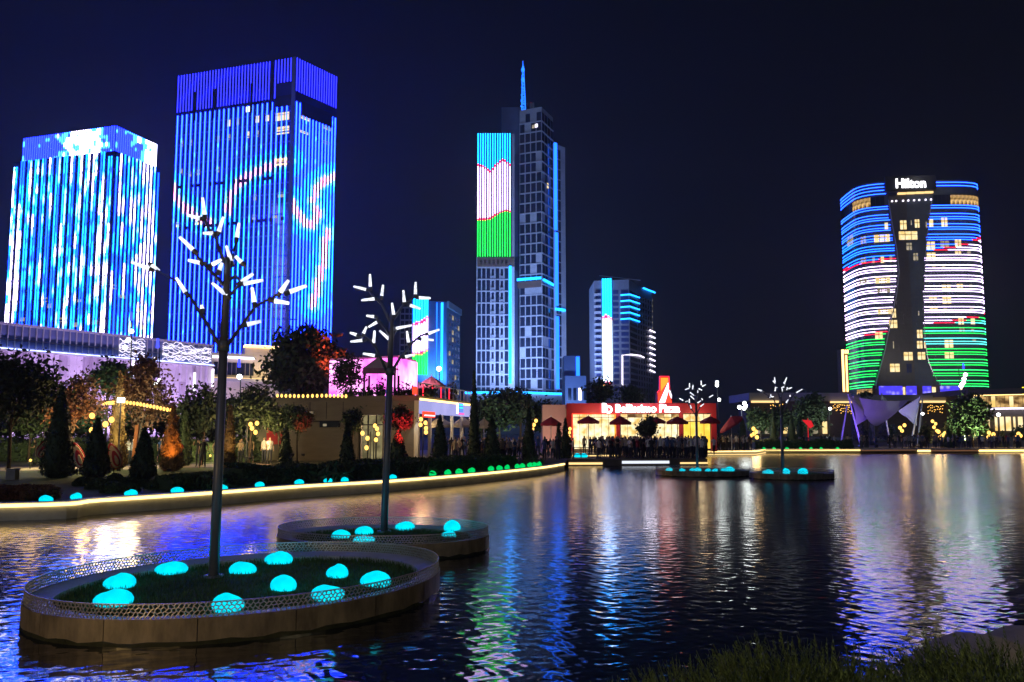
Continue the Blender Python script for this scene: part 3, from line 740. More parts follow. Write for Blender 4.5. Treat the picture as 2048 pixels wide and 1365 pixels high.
# lit edge of its plinth
pa, pb, pc = at(930, 783, YT - 12), at(1046, 782, YT - 12), at(1128, 787, YT + 6)
body([pa, pb, pc, pc + Vector((0, 30, 0)), pa + Vector((0, 40, 0))], G, pa.z, t4, M_frame, 'plinth_wall')
for (q0, q1) in ((pa, pb), (pb, pc)):
    f = Face(q0, q1); mb = MB(); f.slab(mb, 0, f.L, pa.z - 1.6, pa.z - .2, 0, .5); part('light_line', mb, E_cyan, t4)
for (u, e) in ((985, 130000), (1060, 150000), (1125, 90000)):
    lamp(t4, 'SPOT', at(u, 800, YT - 60), e*2.0, (.30, .45, 1.0), 2, at(u + 8, 560, YT), 110)  # added fill spots standing in for ambient city light on the facade

# ------------------------------------------------------------------ smaller tower with flag strips, left of the skyscraper
Y5 = 380.0
t5 = thing('tower_block', 'small dark tower with six flag-coloured strips, behind the second light tree', 'building', (Xat(850, Y5), Y5, G))
a, b = at(824, 600, Y5), at(894, 612, Y5 + 10); z5 = a.z; b.z = z5; b = gnd(892, 607, z5) if False else Vector((Xat(892, Y5 + 6), Y5 + 6, z5))
c = Vector((Xat(919, Y5 + 34), Y5 + 34, z5))
body([a, b, c, a + c - b], G, z5, t5, M_blueblock)
f, fr = Face(a, b), Face(b, c)
cf = flag_col([(824, 650), (845, 645), (854, 637)], [(824, 710), (845, 705), (854, 700)], w=2.5)
for i in range(6):
    x = f.hit(827 + i*5.3, 700)[0]; zb = f.hit(840, 750)[1]
    led_ribbon('light_strip', [f.pt(x, zb + (z5 + 1 - zb)*k/40) for k in range(41)], f.n3, f.d3*.36, .7, cf, t5)
mb = MB(); f.slab_px(mb, 882, 606, 886, 760, 0, .8); part('light_line', mb, E_cyan, t5)
mb = MB(); f.slab_px(mb, 873, 606, 874.6, 760, 0, .6); part('light_line', mb, E_cyanb, t5)
mb = MB(); fr.slab(mb, 0, fr.L, z5 - 3, z5 + .4, 0, 1.0); part('cornice', mb, M_frame, t5)
for r in range(14):
    for cc in range(4):
        x = fr.L*(.15 + cc*.22); window(fr, x, x + fr.L*.12, z5 - 8 - r*4, z5 - 5.6 - r*4, t5, M_glass if hash2(r, cc + 40) < .8 else E_wind, 0, .2)
for k in range(3): lamp(t5, 'SPOT', f.pt(f.L*(.6 + .2*k), 30, 14), 16000, (.08, .35, 1.0), 1, f.pt(f.L*(.6 + .2*k), 45, 0), 150)
# its dark neighbour behind
t5b = thing('tower_block', 'dark slab with pale window frames half hidden behind the flag-striped small tower', 'building', (Xat(812, 420), 420, G))
a, b = at(800, 614, 420), at(836, 614, 420); mb = MB(); mb.prism([(a.x, a.y), (b.x, b.y), (b.x, b.y + 14), (a.x, a.y + 14)], G, a.z); part('wall', mb, M_frame, t5b)
f = Face(a, b)
for r in range(18):
    for cc in range(4): window(f, .6 + cc*2.5, 2.6 + cc*2.5, a.z - 3.6 - r*3.6, a.z - 1 - r*3.6, t5b, M_glass, 0, .2)

# ------------------------------------------------------------------ right-hand small tower
Y6 = 455.0
t6 = thing('tower_block', 'balconied tower with white neon lines behind the pizza restaurant', 'building', (Xat(1250, Y6), Y6, G))
a = at(1188, 562, Y6); z6 = a.z; b = Vector((Xat(1262, Y6 - 4), Y6 - 4, z6)); c = Vector((Xat(1278, Y6 + 12), Y6 + 12, z6)); d = Vector((Xat(1308, Y6 + 38), Y6 + 38, z6))
body([a, b, c, d, d + Vector((-10, 14, 0)), a + Vector((0, 30, 0))], G, z6, t6, mat('grey_blue_render', (.16, .17, .21), .7, var=.15, scale=.1))
f, fk, fr = Face(a, b), Face(b, c), Face(c, d)
zz = [f.hit(1230, 578 + 12*k)[1] for k in range(19)]
for r in range(18):
    z1, z0 = zz[r], zz[r + 1]; h = z1 - z0
    for (u0, u1) in ((1227, 1238), (1243, 1258)):
        x0, x1 = f.hit(u0, 700)[0], f.hit(u1, 700)[0]; window(f, x0, x1, z0 + h*.12, z1 - h*.25, t6, M_glassb, 0, .3)
    mb = MB(); x1 = f.hit(1203, 700)[0]; f.slab(mb, 0, x1, z0 - .1, z0 + h*.3, 0, 1.4); part('balcony', mb, M_frame, t6)
    window(f, 1.0, x1 - .3, z0 + h*.35, z1 - h*.12, t6, M_glassb, 0, .2)
    window(fk, .8, fk.L - .6, z0 + h*.1, z1 - h*.25, t6, M_glass, 0, .2)
    for cc in range(6):
        w = fr.L/6; window(fr, cc*w + .7, cc*w + w*.75, z0 + h*.1, z1 - h*.25, t6, M_glass, 0, .2)
cf = flag_col([(1200, 642), (1213, 634), (1226, 640)], [(1200, 768), (1226, 768)], white=(.6, .75, .95), w=3)
for i in range(4):
    x = f.hit(1207.5 + i*5, 700)[0]; zb = f.hit(1214, 772 + (2, -2, 1, -3)[i]*3)[1]
    led_ribbon('light_strip', [f.pt(x, zb + (z6 + 1 - zb)*k/50) for k in range(51)], f.n3, f.d3*.5, .9, cf, t6)
def pxline(face_pts, m, r=.45, name='light_line'):
    mb = MB(); mb.tube([fc_.pt(*fc_.hit(u, v), 1.0) for fc_, u, v in face_pts], r, 5); part(name, mb, m, t6)
for v in (590, 602, 614, 626, 638): pxline([(f, 1241, v + 1.5), (f, 1260, v), (fk, 1276, v + 6)], E_cyan)
pxline([(f, 1245, 772), (f, 1245, 711), (f, 1262, 710), (fk, 1277, 712), (fr, 1285, 716)], E_whiteled)
for k in range(8): v = 661 + k*11.4; pxline([(fr, 1297, v), (fr, 1307, v + 4.5)], E_whiteled, .5)
pxline([(fr, 1284, 577), (fr, 1307, 586)], E_cyan, .55)
for k in range(6): v = 601 + k*11; x, z = fr.hit(1305, v); window(fr, x - .5, x + .5, z - .6, z + .6, t6, E_wind)
for v in (757, 769, 781): pxline([(f, 1189, v), (f, 1202, v)], E_whiteled, .4)
p = f.pt(f.L*.5, z6, -8); mb = MB(); mb.tube([(p.x, p.y, z6), (p.x, p.y, z6 + 4)], .3, 4); mb.tube([(p.x - 8, p.y, z6 + 4.5), (p.x + 18, p.y, z6 + 1.5)], .25, 4); part('roof_crane', mb, M_frame, t6)
for e, u, cc in ((1.9e5, 1215, (.28, .38, 1)), (1.2e5, 1290, (.5, .42, .9))):
    lamp(t6, 'SPOT', at(u, 800, Y6 - 60), e*.12, cc, 2, at(u + 6, 650, Y6), 90)

# ------------------------------------------------------------------ blue low-rise between skyscraper and restaurant
Y7 = 300.0
t7 = thing('low_building', 'blue lit stepped low building right of the skyscraper foot', 'building', (Xat(1145, Y7), Y7, G))
a, b = at(1130, 742, Y7), at(1172, 742, Y7); mb = MB(); mb.prism([(a.x, a.y), (b.x, b.y), (b.x, b.y + 20), (a.x, a.y + 20)], G, Zat(752, Y7)); part('wall', mb, M_blueblock, t7)
a2, b2 = at(1128, 712, Y7 + 6), at(1160, 712, Y7 + 6); mb = MB(); mb.prism([(a2.x, a2.y), (b2.x, b2.y), (b2.x, b2.y + 12), (a2.x, a2.y + 12)], Zat(752, Y7) + .01, a2.z); part('upper_wall', mb, M_blueblock, t7)
f = Face(a2, b2); mb = MB(); f.slab_px(mb, 1152, 714, 1159, 752, 0, .4); part('light_panel', mb, E_cyanb, t7)
f = Face(a, b)
for k in range(4):
    x = 1.2 + k*2.1; window(f, x, x + 1.3, 8, 13, t7, M_glass, 0, .2); window(f, x, x + 1.3, 15, 20, t7, M_glass if k != 2 else E_whiteled, 0, .2)
lamp(t7, 'SPOT', at(1150, 800, Y7 - 25), 26000, (.25, .45, 1), 1, at(1146, 735, Y7), 110)
# ------------------------------------------------------------------ curved hotel tower
YH = 258.0
hc = Vector((Xat(1841, YH + 11), YH + 12)); ha, hb, hrot = 24.9, 12.5, -0.055
for _it in range(12):    # settle its width so that both flanks stand where they were surveyed
    _u = [proj((hc.x + ha*math.copysign(abs(math.cos(q))**(2/4.2), math.cos(q))*math.cos(hrot) - hb*math.copysign(abs(math.sin(q))**(2/4.2), math.sin(q))*math.sin(hrot), hc.y + ha*math.copysign(abs(math.cos(q))**(2/4.2), math.cos(q))*math.sin(hrot) + hb*math.copysign(abs(math.sin(q))**(2/4.2), math.sin(q))*math.cos(hrot), 15))[0] for q in [PI*(.9 + 1.2*k/400) for k in range(401)]]
    hc.x += ((1697 + 1978)/2 - (min(_u) + max(_u))/2)/F*258; ha *= 1 + .8*((1978 - 1697)/(max(_u) - min(_u)) - 1)
def ringp(t, k=1.0, n=4.2):
    c, s = math.cos(t), math.sin(t)
    x = ha*k*math.copysign(abs(c)**(2/n), c); y = hb*k*math.copysign(abs(s)**(2/n), s)
    return Vector((hc.x + x*math.cos(hrot) - y*math.sin(hrot), hc.y + x*math.sin(hrot) + y*math.cos(hrot), 0))
_d = [ringp(PI*(.90 + 1.2*k/6000)) for k in range(6001)]; _s = np.concatenate([[0], np.cumsum([(b - a).length for a, b in zip(_d, _d[1:])])])
RING = [_d[int(np.searchsorted(_s, _s[-1]*k/150*.99999))] for k in range(151)]
RINGF = [ringp(PI*k/40) for k in range(4, 36)] + RING[::3]
RN = []
for i, p in enumerate(RING):
    d = (RING[min(i + 1, 150)] - RING[max(i - 1, 0)]).normalized(); n = Vector((d.y, -d.x, 0)); RN.append(n if n.dot(p - Vector((hc.x, hc.y, 0))) > 0 else -n)
yf = min(p.y for p in RING); ztop = Zat(362, yf + 1)
t8 = thing('hotel_tower', 'broad round-cornered hotel with flag-coloured light bands and dark hourglass centre', 'building', (hc.x, hc.y, G))
mb = MB(); mb.prism([(p.x, p.y) for p in RINGF], G, ztop); part('wall', mb, M_hotel, t8)
HL = [(360, 1768), (400, 1774), (450, 1782), (500, 1791), (545, 1796), (590, 1791), (640, 1780), (700, 1768), (760, 1752), (786, 1748)]
HR = [(360, 1867), (400, 1861), (450, 1854), (500, 1849), (560, 1846), (620, 1845), (680, 1847), (720, 1853), (750, 1864), (772, 1880), (786, 1888)]
fh = Face(ringp(PI*1.5 - .55), ringp(PI*1.5 + .55))
lv = [362 + 8*k for k in range(53)]; mb = MB(); pts = []
for v in lv:
    a, z = fh.hit(lerp_curve(HL, v), v); b, _ = fh.hit(lerp_curve(HR, v), v)
    pts += [fh.pt(a, z, .9), fh.pt(b, z, .9), fh.pt(b, z, -3), fh.pt(a, z, -3)]
fs = []
for i in range(len(lv) - 1):
    o = i*4; fs += [(o, o + 1, o + 5, o + 4), (o + 1, o + 2, o + 6, o + 5), (o + 3, o, o + 4, o + 7)]
mb.add(pts, fs + [(0, 3, 2, 1)]); part('hourglass_front', mb, mat('smoked_glass', (.075, .07, .065), .35, 0, var=.2, scale=.1), t8)
mb = MB()
for v in np.arange(412, 786, 7.35):
    a, z = fh.hit(lerp_curve(HL, v), v); b, _ = fh.hit(lerp_curve(HR, v), v); fh.slab(mb, a, b, z - .04, z + .04, .9, .06)
for u in range(1745, 1895, 8):
    run = [v for v in lv if v > 408 and lerp_curve(HL, v) < u < lerp_curve(HR, v)]
    if len(run) > 1: x, z1 = fh.hit(u, run[0]); _, z0 = fh.hit(u, run[-1]); fh.slab(mb, x - .04, x + .04, z0, z1, .9, .05)
part('mullion_grid', mb, mat('bronze_mullion', (.09, .085, .08), .6), t8, kind='stuff')
for crv in (HL, HR):
    mb = MB(); mb.tube([fh.pt(*fh.hit(lerp_curve(crv, v), v), 1.0) for v in lv[5:]], .18, 5); part('edge_trim', mb, M_steel, t8)
H1L = [(1690, 540), (1765, 520), (1800, 514)]; H2L = [(1695, 684), (1765, 664)]
H1R = [(1845, 509), (1890, 498), (1935, 487), (1962, 476)]; H2R = [(1845, 652), (1900, 645), (1940, 636), (1975, 628)]
def hcol(p, side):
    u, v = proj(p)
    a = lerp_curve(H1L if side < 0 else H1R, u); b = lerp_curve(H2L if side < 0 else H2R, u)
    if abs(v - a) < 3.2 or abs(v - b) < 3.2: return (.7, .008, .04)
    if v < a: return (.03, .17, 2.1) if v < 490 else (.02, .2, 2.0)
    if v < b: return (1.05, .80, 1.25)
    if side > 0 and v < 690 and hash2(round(v/4), 5) > .4: return (.08, .6, .55)
    return (.012, .55, .075) if hash2(round(v/4), 9) > .35 else (.03, .6, .15)
zs = [Zat(v, yf + .5) for v in (366, 372.5, 379, 386)]
zfl = Zat(773, yf + .5)
k = 0
while True:
    z = zfl + 3.72*k; k += 1
    if proj((hc.x, yf, z))[1] < 424: break
    for dz in (0, .82, 1.95):
        if proj((hc.x, yf, z + dz))[1] > 417: zs.append(z + dz)
zs += [Zat(411, yf), Zat(416, yf), Zat(789.5, yf)]
for z in zs:
    v = proj((hc.x, yf, z))[1]
    for side in (-1, 1):
        idx = []
        for i, p in enumerate(RING):
            u_, v_ = proj((p.x, p.y, z))
            if 424 > v and side > 0 and 376 < v_ < 386: pass
            lim = lerp_curve(HL if side < 0 else HR, v_)
            if v > 780: lim = 1736 if side < 0 else 1894
            if (side < 0 and u_ < lim - .3) or (side > 0 and u_ > lim + .3): idx.append(i)
        if len(idx) < 3 or (side > 0 and 376 < v < 390): continue
        led_ribbon('light_band', [Vector((RING[i].x, RING[i].y, z)) for i in idx], [RN[i] for i in idx], Vector((0, 0, .08)), .16, lambda p, s=side: hcol(p, s), t8)
def ring_face(u, v):
    for i in range(150):
        z = Zat(v, RING[i].y); a = proj((RING[i].x, RING[i].y, z))[0]; b = proj((RING[i+1].x, RING[i+1].y, z))[0]
        if a <= u < b: return Face(RING[i], RING[i+1])
    return fh
def hwin(zx, zy, w, h, m, center=False):
    u, v = 1660 + zx/2.844, 340 + zy/2.844; w, h = w/2.844, h/2.844
    f = fh if center else ring_face(u, v)
    a, z1 = f.hit(u - w/2, v - h/2); b, z0 = f.hit(u + w/2, v + h/2)
    window(f, a, b, z0, z1, t8, m, .92 if center else .05, .15, bars=2 if w > 24 else 1 if w > 9 else 0)
for q in [(410, 318, 38, 50), (488, 310, 28, 46), (437, 378, 106, 46), (356, 818, 26, 50), (353, 880, 46, 44), (503, 936, 32, 46), (503, 997, 32, 42), (438, 1062, 52, 46), (513, 1060, 44, 42), (362, 1128, 56, 46)]: hwin(*q, E_win, True)
for q in [(443, 440, 32, 40), (480, 498, 28, 40), (455, 305, 6, 26), (541, 316, 8, 32), (497, 818, 7, 26), (354, 998, 7, 40), (443, 1130, 30, 50)]: hwin(*q, E_wind if q[0] != 443 or q[1] < 500 else M_glassb, True)
for q in [(320, 320, 20, 36), (575, 302, 24, 44), (650, 298, 36, 50), (572, 432, 50, 44), (728, 418, 36, 44), (295, 390, 90, 36), (575, 490, 50, 36), (298, 512, 20, 34), (300, 630, 85, 26), (662, 672, 50, 34), (738, 660, 34, 20), (585, 732, 44, 18), (664, 742, 50, 38), (590, 795, 44, 18), (310, 808, 76, 22), (278, 942, 44, 38), (676, 990, 50, 44), (678, 1055, 52, 36), (745, 860, 32, 40), (812, 862, 24, 34), (728, 470, 34, 16), (540, 997, 10, 36)]: hwin(*q, E_win)
for q in [(652, 424, 50, 38), (115, 402, 34, 34), (190, 400, 30, 34), (248, 515, 16, 30), (347, 508, 18, 34), (190, 634, 40, 16), (305, 686, 75, 22), (800, 660, 18, 16), (750, 910, 30, 22), (810, 912, 18, 14), (790, 470, 20, 14), (590, 548, 22, 12), (645, 548, 20, 12), (145, 818, 16, 16), (195, 816, 20, 14), (655, 792, 22, 10), (805, 785, 20, 12), (190, 515, 30, 26), (820, 970, 20, 10)]: hwin(*q, E_wind)
# restaurant storey, sign, base screens
for i in range(0, 150, 3):
    p, q = RING[i], RING[i + 3]; z0, z1 = Zat(409, yf), Zat(390, yf)
    u = proj((p.x, p.y, z0))[0]; lit = 1703 < u < 1738 or u > 1898
    if (1768 < u < 1862): continue
    f = Face(p, q); window(f, .06, f.L - .06, z0, z1, t8, E_rest if lit else M_glass, .02, .2, name='restaurant_window')
mb = MB(); fh.slab_px(mb, 1765, 356, 1866, 384, .95, 1.0); part('sign_box', mb, M_dark, t8)
sign_text('Hilton', fh, 1786, 362, 1845, 380.5, 2.0, t8, E_sign)
for k in range(5): mb = MB(); fh.slab_px(mb, 1774 + k*18, 389 - k*.8, 1790 + k*18, 392.5 - k*.8, .95, .7); part('canopy_light', mb, E_warmsoft if k else M_dark, t8)
for k in range(8):
    a, z = fh.hit(1778 + k*11 + 4*hash2(k, 1), 405 - k*.5); mb = MB(); mb.ball(fh.pt(a, z, 1.2), .35, .35, .35, 6, 4); part('terrace_lamp', mb, E_whiteled, t8)
for (u0, u1) in ((1755, 1801), (1809, 1829), (1842, 1858), (1877, 1914)):
    mb = MB(); f = ring_face((u0 + u1)/2, 780) if u0 > 1870 else fh; fh.slab_px(mb, u0, 773, u1, 794, 1.0, .5); part('purple_screen', mb, E_purple, t8)
mb = MB(); fh.slab_px(mb, 1744, 771.5, 1922, 795.5, .3, .65); part('base_wall', mb, M_brown, t8)
for (u0, u1) in ((1803, 1807), (1861, 1868), (1917, 1921)): mb = MB(); fh.slab_px(mb, u0, 775, u1, 793, .96, .2); part('window', mb, E_win, t8)
for i in range(20, 46, 3):
    p, q = RING[i], RING[i + 3]; f = Face(p, q); window(f, .06, f.L - .06, Zat(786, yf), Zat(777, yf), t8, E_rest, .3, .2)
lamp(t8, 'POINT', fh.pt(fh.L/2, ztop + 1, 9), 500, (1, .95, .85), .5)
lamp(t8, 'SPOT', fh.pt(fh.L/2, 22, 70), 34000, (1, .92, .85), 2, fh.pt(fh.L/2, 50, 0), 60)  # added spot in mid-air that brightens the hourglass front

# tall thin illuminated sign left of the hotel
Ys = 240
t9 = thing('sign_tower', 'slim sign tower outlined by two amber light lines beside the hotel', 'sign tower', (Xat(1687, Ys), Ys, G))
a, b = at(1682, 699, Ys), at(1696, 699, Ys); mb = MB(); mb.prism([(a.x, a.y), (b.x, b.y), (b.x, b.y + 3), (a.x, a.y + 3)], G, a.z); part('tower', mb, M_brown, t9)
f = Face(a, b)
mb = MB(); f.slab_px(mb, 1682.6, 700, 1686, 784, 0, .4); part('light_line', mb, E_warmled, t9)
mb = MB(); f.slab_px(mb, 1690.5, 711, 1693, 784, 0, .4); part('light_line', mb, E_warmled, t9)
sign_text('100', f, 1686.5, 700, 1696, 708, .1, t9, E_warmled)

# ------------------------------------------------------------------ long pavilion on the far right bank
Yp = 150.0
t10 = thing('pavilion', 'long flat-roofed two-storey pavilion with amber eave lights on the far right bank', 'building', (Xat(1900, Yp), Yp, G))
def pbox(u0, u1, v0, v1, Y, dep, m, name, y1=None):
    a = at(u0, v0, Y); b = at(u1, v0, y1 or Y); zb = max(G, Zat(v1, Y)); a.z = b.z = max(a.z, b.z)
    mb = MB(); mb.prism([(a.x, a.y), (b.x, b.y), (b.x, b.y + dep), (a.x, a.y + dep)], zb, a.z); part(name, mb, m, t10); return Face(a, b)
f1 = pbox(1498, 1702, 786, 802, Yp, 14, M_panel, 'roof')
pbox(1500, 1700, 802.2, 875, Yp + 3, 8, M_taupe, 'wall')
mb = MB(); f1.slab_px(mb, 1502, 802, 1556, 806, 0, .5); part('eave_light', mb, E_warmsoft, t10)
mb = MB(); f1.slab_px(mb, 1660, 803, 1705, 806.5, 0, .5); part('eave_light', mb, E_warmsoft, t10)
f2 = pbox(1708, 1930, 790, 803, Yp + 6, 14, M_panel, 'roof')
pbox(1710, 1930, 803.2, 875, Yp + 9, 8, M_taupe, 'wall')
mb = MB(); f2.slab_px(mb, 1838, 802, 1930, 806, 0, .5); part('eave_light', mb, E_warmsoft, t10)
f3 = pbox(1935, 2090, 779, 790, Yp - 6, 16, M_taupe, 'roof', Yp - 12)
f4 = pbox(1938, 2090, 790.2, 875, Yp - 3, 8, M_taupe, 'wall', Yp - 9)
for k in range(16):
    u = 1946 + k*9; mb = MB(); f4.slab_px(mb, u, 793, u + 8, 815, .02, .25); part('window', mb, E_rest if k % 4 else E_win, t10)
for (u0, v0, u1, v1, m) in ((1944, 790.5, 2090, 792.4, E_warmled), (1950, 817, 2090, 820, E_whiteled)):
    mb = MB(); f4.slab_px(mb, u0, v0, u1, v1, .3, .8); part('eave_light', mb, m, t10)
for u, w in ((1992, 6), (2003, 8), (2016, 10), (2028, 4), (2040, 9), (1962, 6), (1976, 5)):
    mb = MB(); f4.slab_px(mb, u - w/2, 834, u + w/2, 862, .02, .3); part('window', mb, E_win, t10)
mb = MB(); f4.slab_px(mb, 2041, 776, 2056, 790, 2.5, .6); part('yellow_sign', mb, emit('yellow_sign_light', (1.2, .85, .03), 1.3), t10)
for u, w in ((1524, 9), (1545, 14), (1580, 8), (1600, 16), (1640, 10), (1660, 8), (1925, 8), (1936, 6)):
    f = f1 if u < 1700 else f2; mb = MB(); f.slab_px(mb, u - w/2, 836 + 10*hash2(u, 1), u + w/2, 868, -2.8, .4); part('window', mb, E_win if hash2(u, 2) > .4 else E_wind, t10)
def curtain(u0, u1, v0, v1, Y, label, seed):
    r_ = random.Random(seed); a, b = at(u0, v0, Y), at(u1, v0, Y)
    t = thing('light_curtain', label, 'string lights', ((a.x + b.x)/2, Y, Zat(v1, Y)), 'curtains of warm fairy lights')
    mb = MB(); mb.tube([(a.x, Y, a.z), (b.x, Y, a.z)], .04, 4); part('wire', mb, M_dark, t)
    n = max(5, int((u1 - u0)/3.2)); mb = MB(); wb = MB()
    for i in range(n):
        x = a.x + (b.x - a.x)*(i + .5)/n; L = (a.z - Zat(v1, Y))*r_.uniform(.45, 1)
        wb.tube([(x, Y, a.z), (x, Y, a.z - L)], .015, 3)
        z = a.z - r_.uniform(.1, .5)
        while z > a.z - L: mb.ball((x + r_.uniform(-.1, .1), Y + r_.uniform(-.2, .2), z), .085, .085, .085, 5, 4); z -= r_.uniform(.35, .8)
    part('strand', wb, M_dark, t, kind='stuff'); part('fairy_bulbs', mb, E_globe, t, kind='stuff')
curtain(1664, 1704, 808, 832, Yp - 2, 'curtain of warm fairy lights under the eave left of the purple sails', 1)
curtain(1854, 1886, 810, 830, Yp - 2, 'dense curtain of warm fairy lights between the white sail and green tree', 2)
curtain(1540, 1566, 808, 836, Yp - 2, 'curtain of warm fairy lights behind the fourth light tree', 3)

# ------------------------------------------------------------------ tensile sails
def sail(pts, label, sag, mid, loc_uv):
    P = [Vector(p) for p in pts]; base = Vector((sum(p.x for p in P)/len(P), sum(p.y for p in P)/len(P), min(p.z for p in P)))
    N = 10; mb = MB(); vs = []
    A, B_, C_, D_ = P if len(P) == 4 else (P[0], P[1], P[2], P[2])
    for j in range(N + 1):
        for i in range(N + 1):
            s, t = i/N, j/N
            p = A*(1 - s)*(1 - t) + B_*s*(1 - t) + C_*s*t + D_*(1 - s)*t
            e = sag*(s*(1 - s) + t*(1 - t))
            vs.append(p + mid*e)
    fs = [(j*(N + 1) + i, j*(N + 1) + i + 1, (j + 1)*(N + 1) + i + 1, (j + 1)*(N + 1) + i) for j in range(N) for i in range(N)]
    nrm = Vector((0, .04, 0)); n0 = len(vs)
    mb.add(vs + [v + nrm for v in vs], fs + [tuple(n0 + k for k in f[::-1]) for f in fs])
    return solo('shade_sail', mb, M_sail, base, label, 'shade sail', smooth=True)
sail([at(1698, 791, 104), at(1713, 851, 104), at(1742, 833, 108), at(1722, 818, 107)], 'narrow violet sail on the leftmost leaning mast', .12, Vector((8, 0, 3)), None)
sail([at(1702, 792, 106), at(1728, 826, 106), at(1754, 853, 103), at(1818, 800, 110)], 'large shadowed sail with a blue lit tip between the masts', .16, Vector((-2, 0, -10)), None)
sail([at(1797, 822, 108), at(1816, 836, 108), at(1834, 852, 107), at(1839, 795, 107)], 'pale greenish white sail on the right masts', .1, Vector((-6, 0, -2)), None)
sail([at(1763, 789, 113), at(1763, 803, 113), at(1778, 804, 114), at(1772, 797, 114)], 'small lilac sail tip peeking above the large sail', .1, Vector((-2, 0, -1)), None)
for (u0, v0, u1, v1, Y, lb) in ((1696, 789, 1717, 872, 104, 'leaning sail mast, leftmost by the violet sail'), (1763, 787, 1778, 873, 112, 'leaning sail mast under the middle of the large sail'), (1840, 793, 1825, 874, 107, 'tall mast slanting left beside the white sail'), (1845, 799, 1837, 876, 109, 'second slanting mast just right of the white sail'), (1694, 812, 1683, 880, 110, 'thin stay mast left of the violet sail')):
    a, b = at(u0, v0, Y), at(u1, v1, Y); b.z = max(b.z, G); dd = (b - a); b = a + dd*((a.z - G)/(a.z - b.z))
    mb = MB(); mb.tube([b, a], [.16, .10], 7); mb.box((b.x, b.y, G + .1), .6, .6, .2); solo('sail_mast', mb, M_steel, b, lb, 'mast')
for (u, v, Y, tgt, e, c) in ((1704, 880, 97, (1714, 828, 104), 1100, (.24, .10, 1)), (1752, 880, 97, (1753, 846, 104), 330, (.04, .05, 1)), (1828, 880, 101, (1826, 828, 108), 130, (.75, .95, .85))):
    p = at(u, v, Y); p.z = G + .5
    t = thing('spotlight', 'small ground spotlight below the ' + ('violet narrow sail' if u < 1720 else 'blue tip of the large sail' if u < 1800 else 'pale white sail'), 'spotlight', (p.x, p.y, G), 'spotlights under the sails')
    mb = MB(); mb.box((p.x, p.y, G + .15), .3, .3, .3); part('housing', mb, M_dark, t); lamp(t, 'SPOT', p, e*8, c, .1, at(*tgt), 60)

# ------------------------------------------------------------------ café with the roof terrace
K0, K1, K2 = at(838, 791, 52), at(505, 796, 55), at(943, 806, 64.5); zk = K0.z
K1.z = K2.z = zk
t11 = thing('cafe_building', 'two-sided taupe café with lilac fascia and roof terrace', 'building', (K0.x, K0.y, G))
fl, fr = Face(K1, K0), Face(K0, K2)
dirL = (K1 - K0); dirR = (K2 - K0)
ins = (dirR.normalized()*6.2)
mb = MB(); mb.prism([(p.x, p.y) for p in (K1, K0, K2, K2 + dirL*.95, K1 + dirR*.9)], zk - .35, zk); part('roof', mb, M_taupe, t11)
uw = fl.hit(716, 860)[0]; uw2 = fl.hit(765, 860)[0]; ux = fl.hit(828, 860)[0]
def wall_l(x0, x1, z0, z1, m, name, off=-.25, th=.25):
    mb = MB(); fl.slab(mb, x0, x1, z0, z1, off, th); return part(name, mb, m, t11)
wall_l(0, uw, G, zk - .36, M_taupe, 'wall'); wall_l(uw + .002, ux, 3.75, zk - .36, M_taupe, 'wall'); wall_l(uw2, ux, G, 3.74, M_taupe, 'wall')
for k in range(11):   # cladding boards of the lower wall
    z = G + .05 + k*.3
    if z < 3.3: wall_l(fl.hit(610, 860)[0], fl.hit(706, 860)[0], z, z + .26, M_taupe, 'plank', .002, .05)
wall_l(fl.hit(641, 850)[0], fl.hit(681, 850)[0], fl.hit(660, 855)[1], fl.hit(660, 843)[1], M_glass, 'window', .06, .08)
wall_l(fl.hit(648, 850)[0], fl.hit(655, 850)[0], fl.hit(660, 853)[1], fl.hit(660, 848)[1], E_wind, 'screen', .141, .03)
wall_l(fl.hit(535, 850)[0], fl.hit(567, 850)[0], fl.hit(550, 889)[1], fl.hit(550, 853)[1], M_red, 'red_board', .01, .08)
wall_l(uw, uw2, G, 3.74, emit_noise('dim_interior', (.10, .085, .04), (.3, .25, .12), .8, 1.2), 'glass_front', -.9, .1)
for k in range(4): wall_l(uw + (uw2 - uw)*k/3 - .04, uw + (uw2 - uw)*k/3 + .04, G, 3.74, M_dark, 'mullion', -.4, .1)
wall_l(uw, uw2, 3.0, 3.08, M_dark, 'mullion', -.39, .08)
wall_l(ux, fl.L, G, zk - .36, M_cream, 'pillar', -.3, .3)
z0f = zk - 1.28
mb = MB(); fr.slab(mb, 0, fr.L, z0f, zk - .36, -.25, .3); part('fascia', mb, emit_noise('lilac_fascia_light', (.30, .30, .62), (.38, .37, .72), 1.0, .4), t11)
mb = MB(); fr.slab(mb, -.05, fr.L, zk - .34, zk - .2, .06, .12); part('eave_light', mb, E_warmled, t11)
mb = MB(); fr.slab(mb, 0, fr.L, G, z0f, -5, .2); part('back_wall', mb, M_cream, t11)
for k in range(6): mb = MB(); x = fr.L*k/5; fr.slab(mb, x - .12, x + .12, G, z0f, -.2, .2); part('column', mb, M_steel, t11)
for k in range(5): x = fr.L*(k + .5)/5; lamp(t11, 'POINT', fr.pt(x, z0f - .5, -2.2), 60, (1, .72, .4), .15)
mb = MB(); fr.slab_px(mb, 843, 823, 866, 835, .05, .12); part('red_sign', mb, E_redpan, t11)
mb = MB(); fr.slab_px(mb, 844.5, 830, 865, 832, .17, .04); part('sign_stripe', mb, E_whiteled, t11)
sg = MB(); fr.slab_px(sg, 911, 806, 922, 829, .06, .15); sgo = part('logo_panel', sg, emit('blue_logo_light', (.12, .28, 1.2), 1), t11)
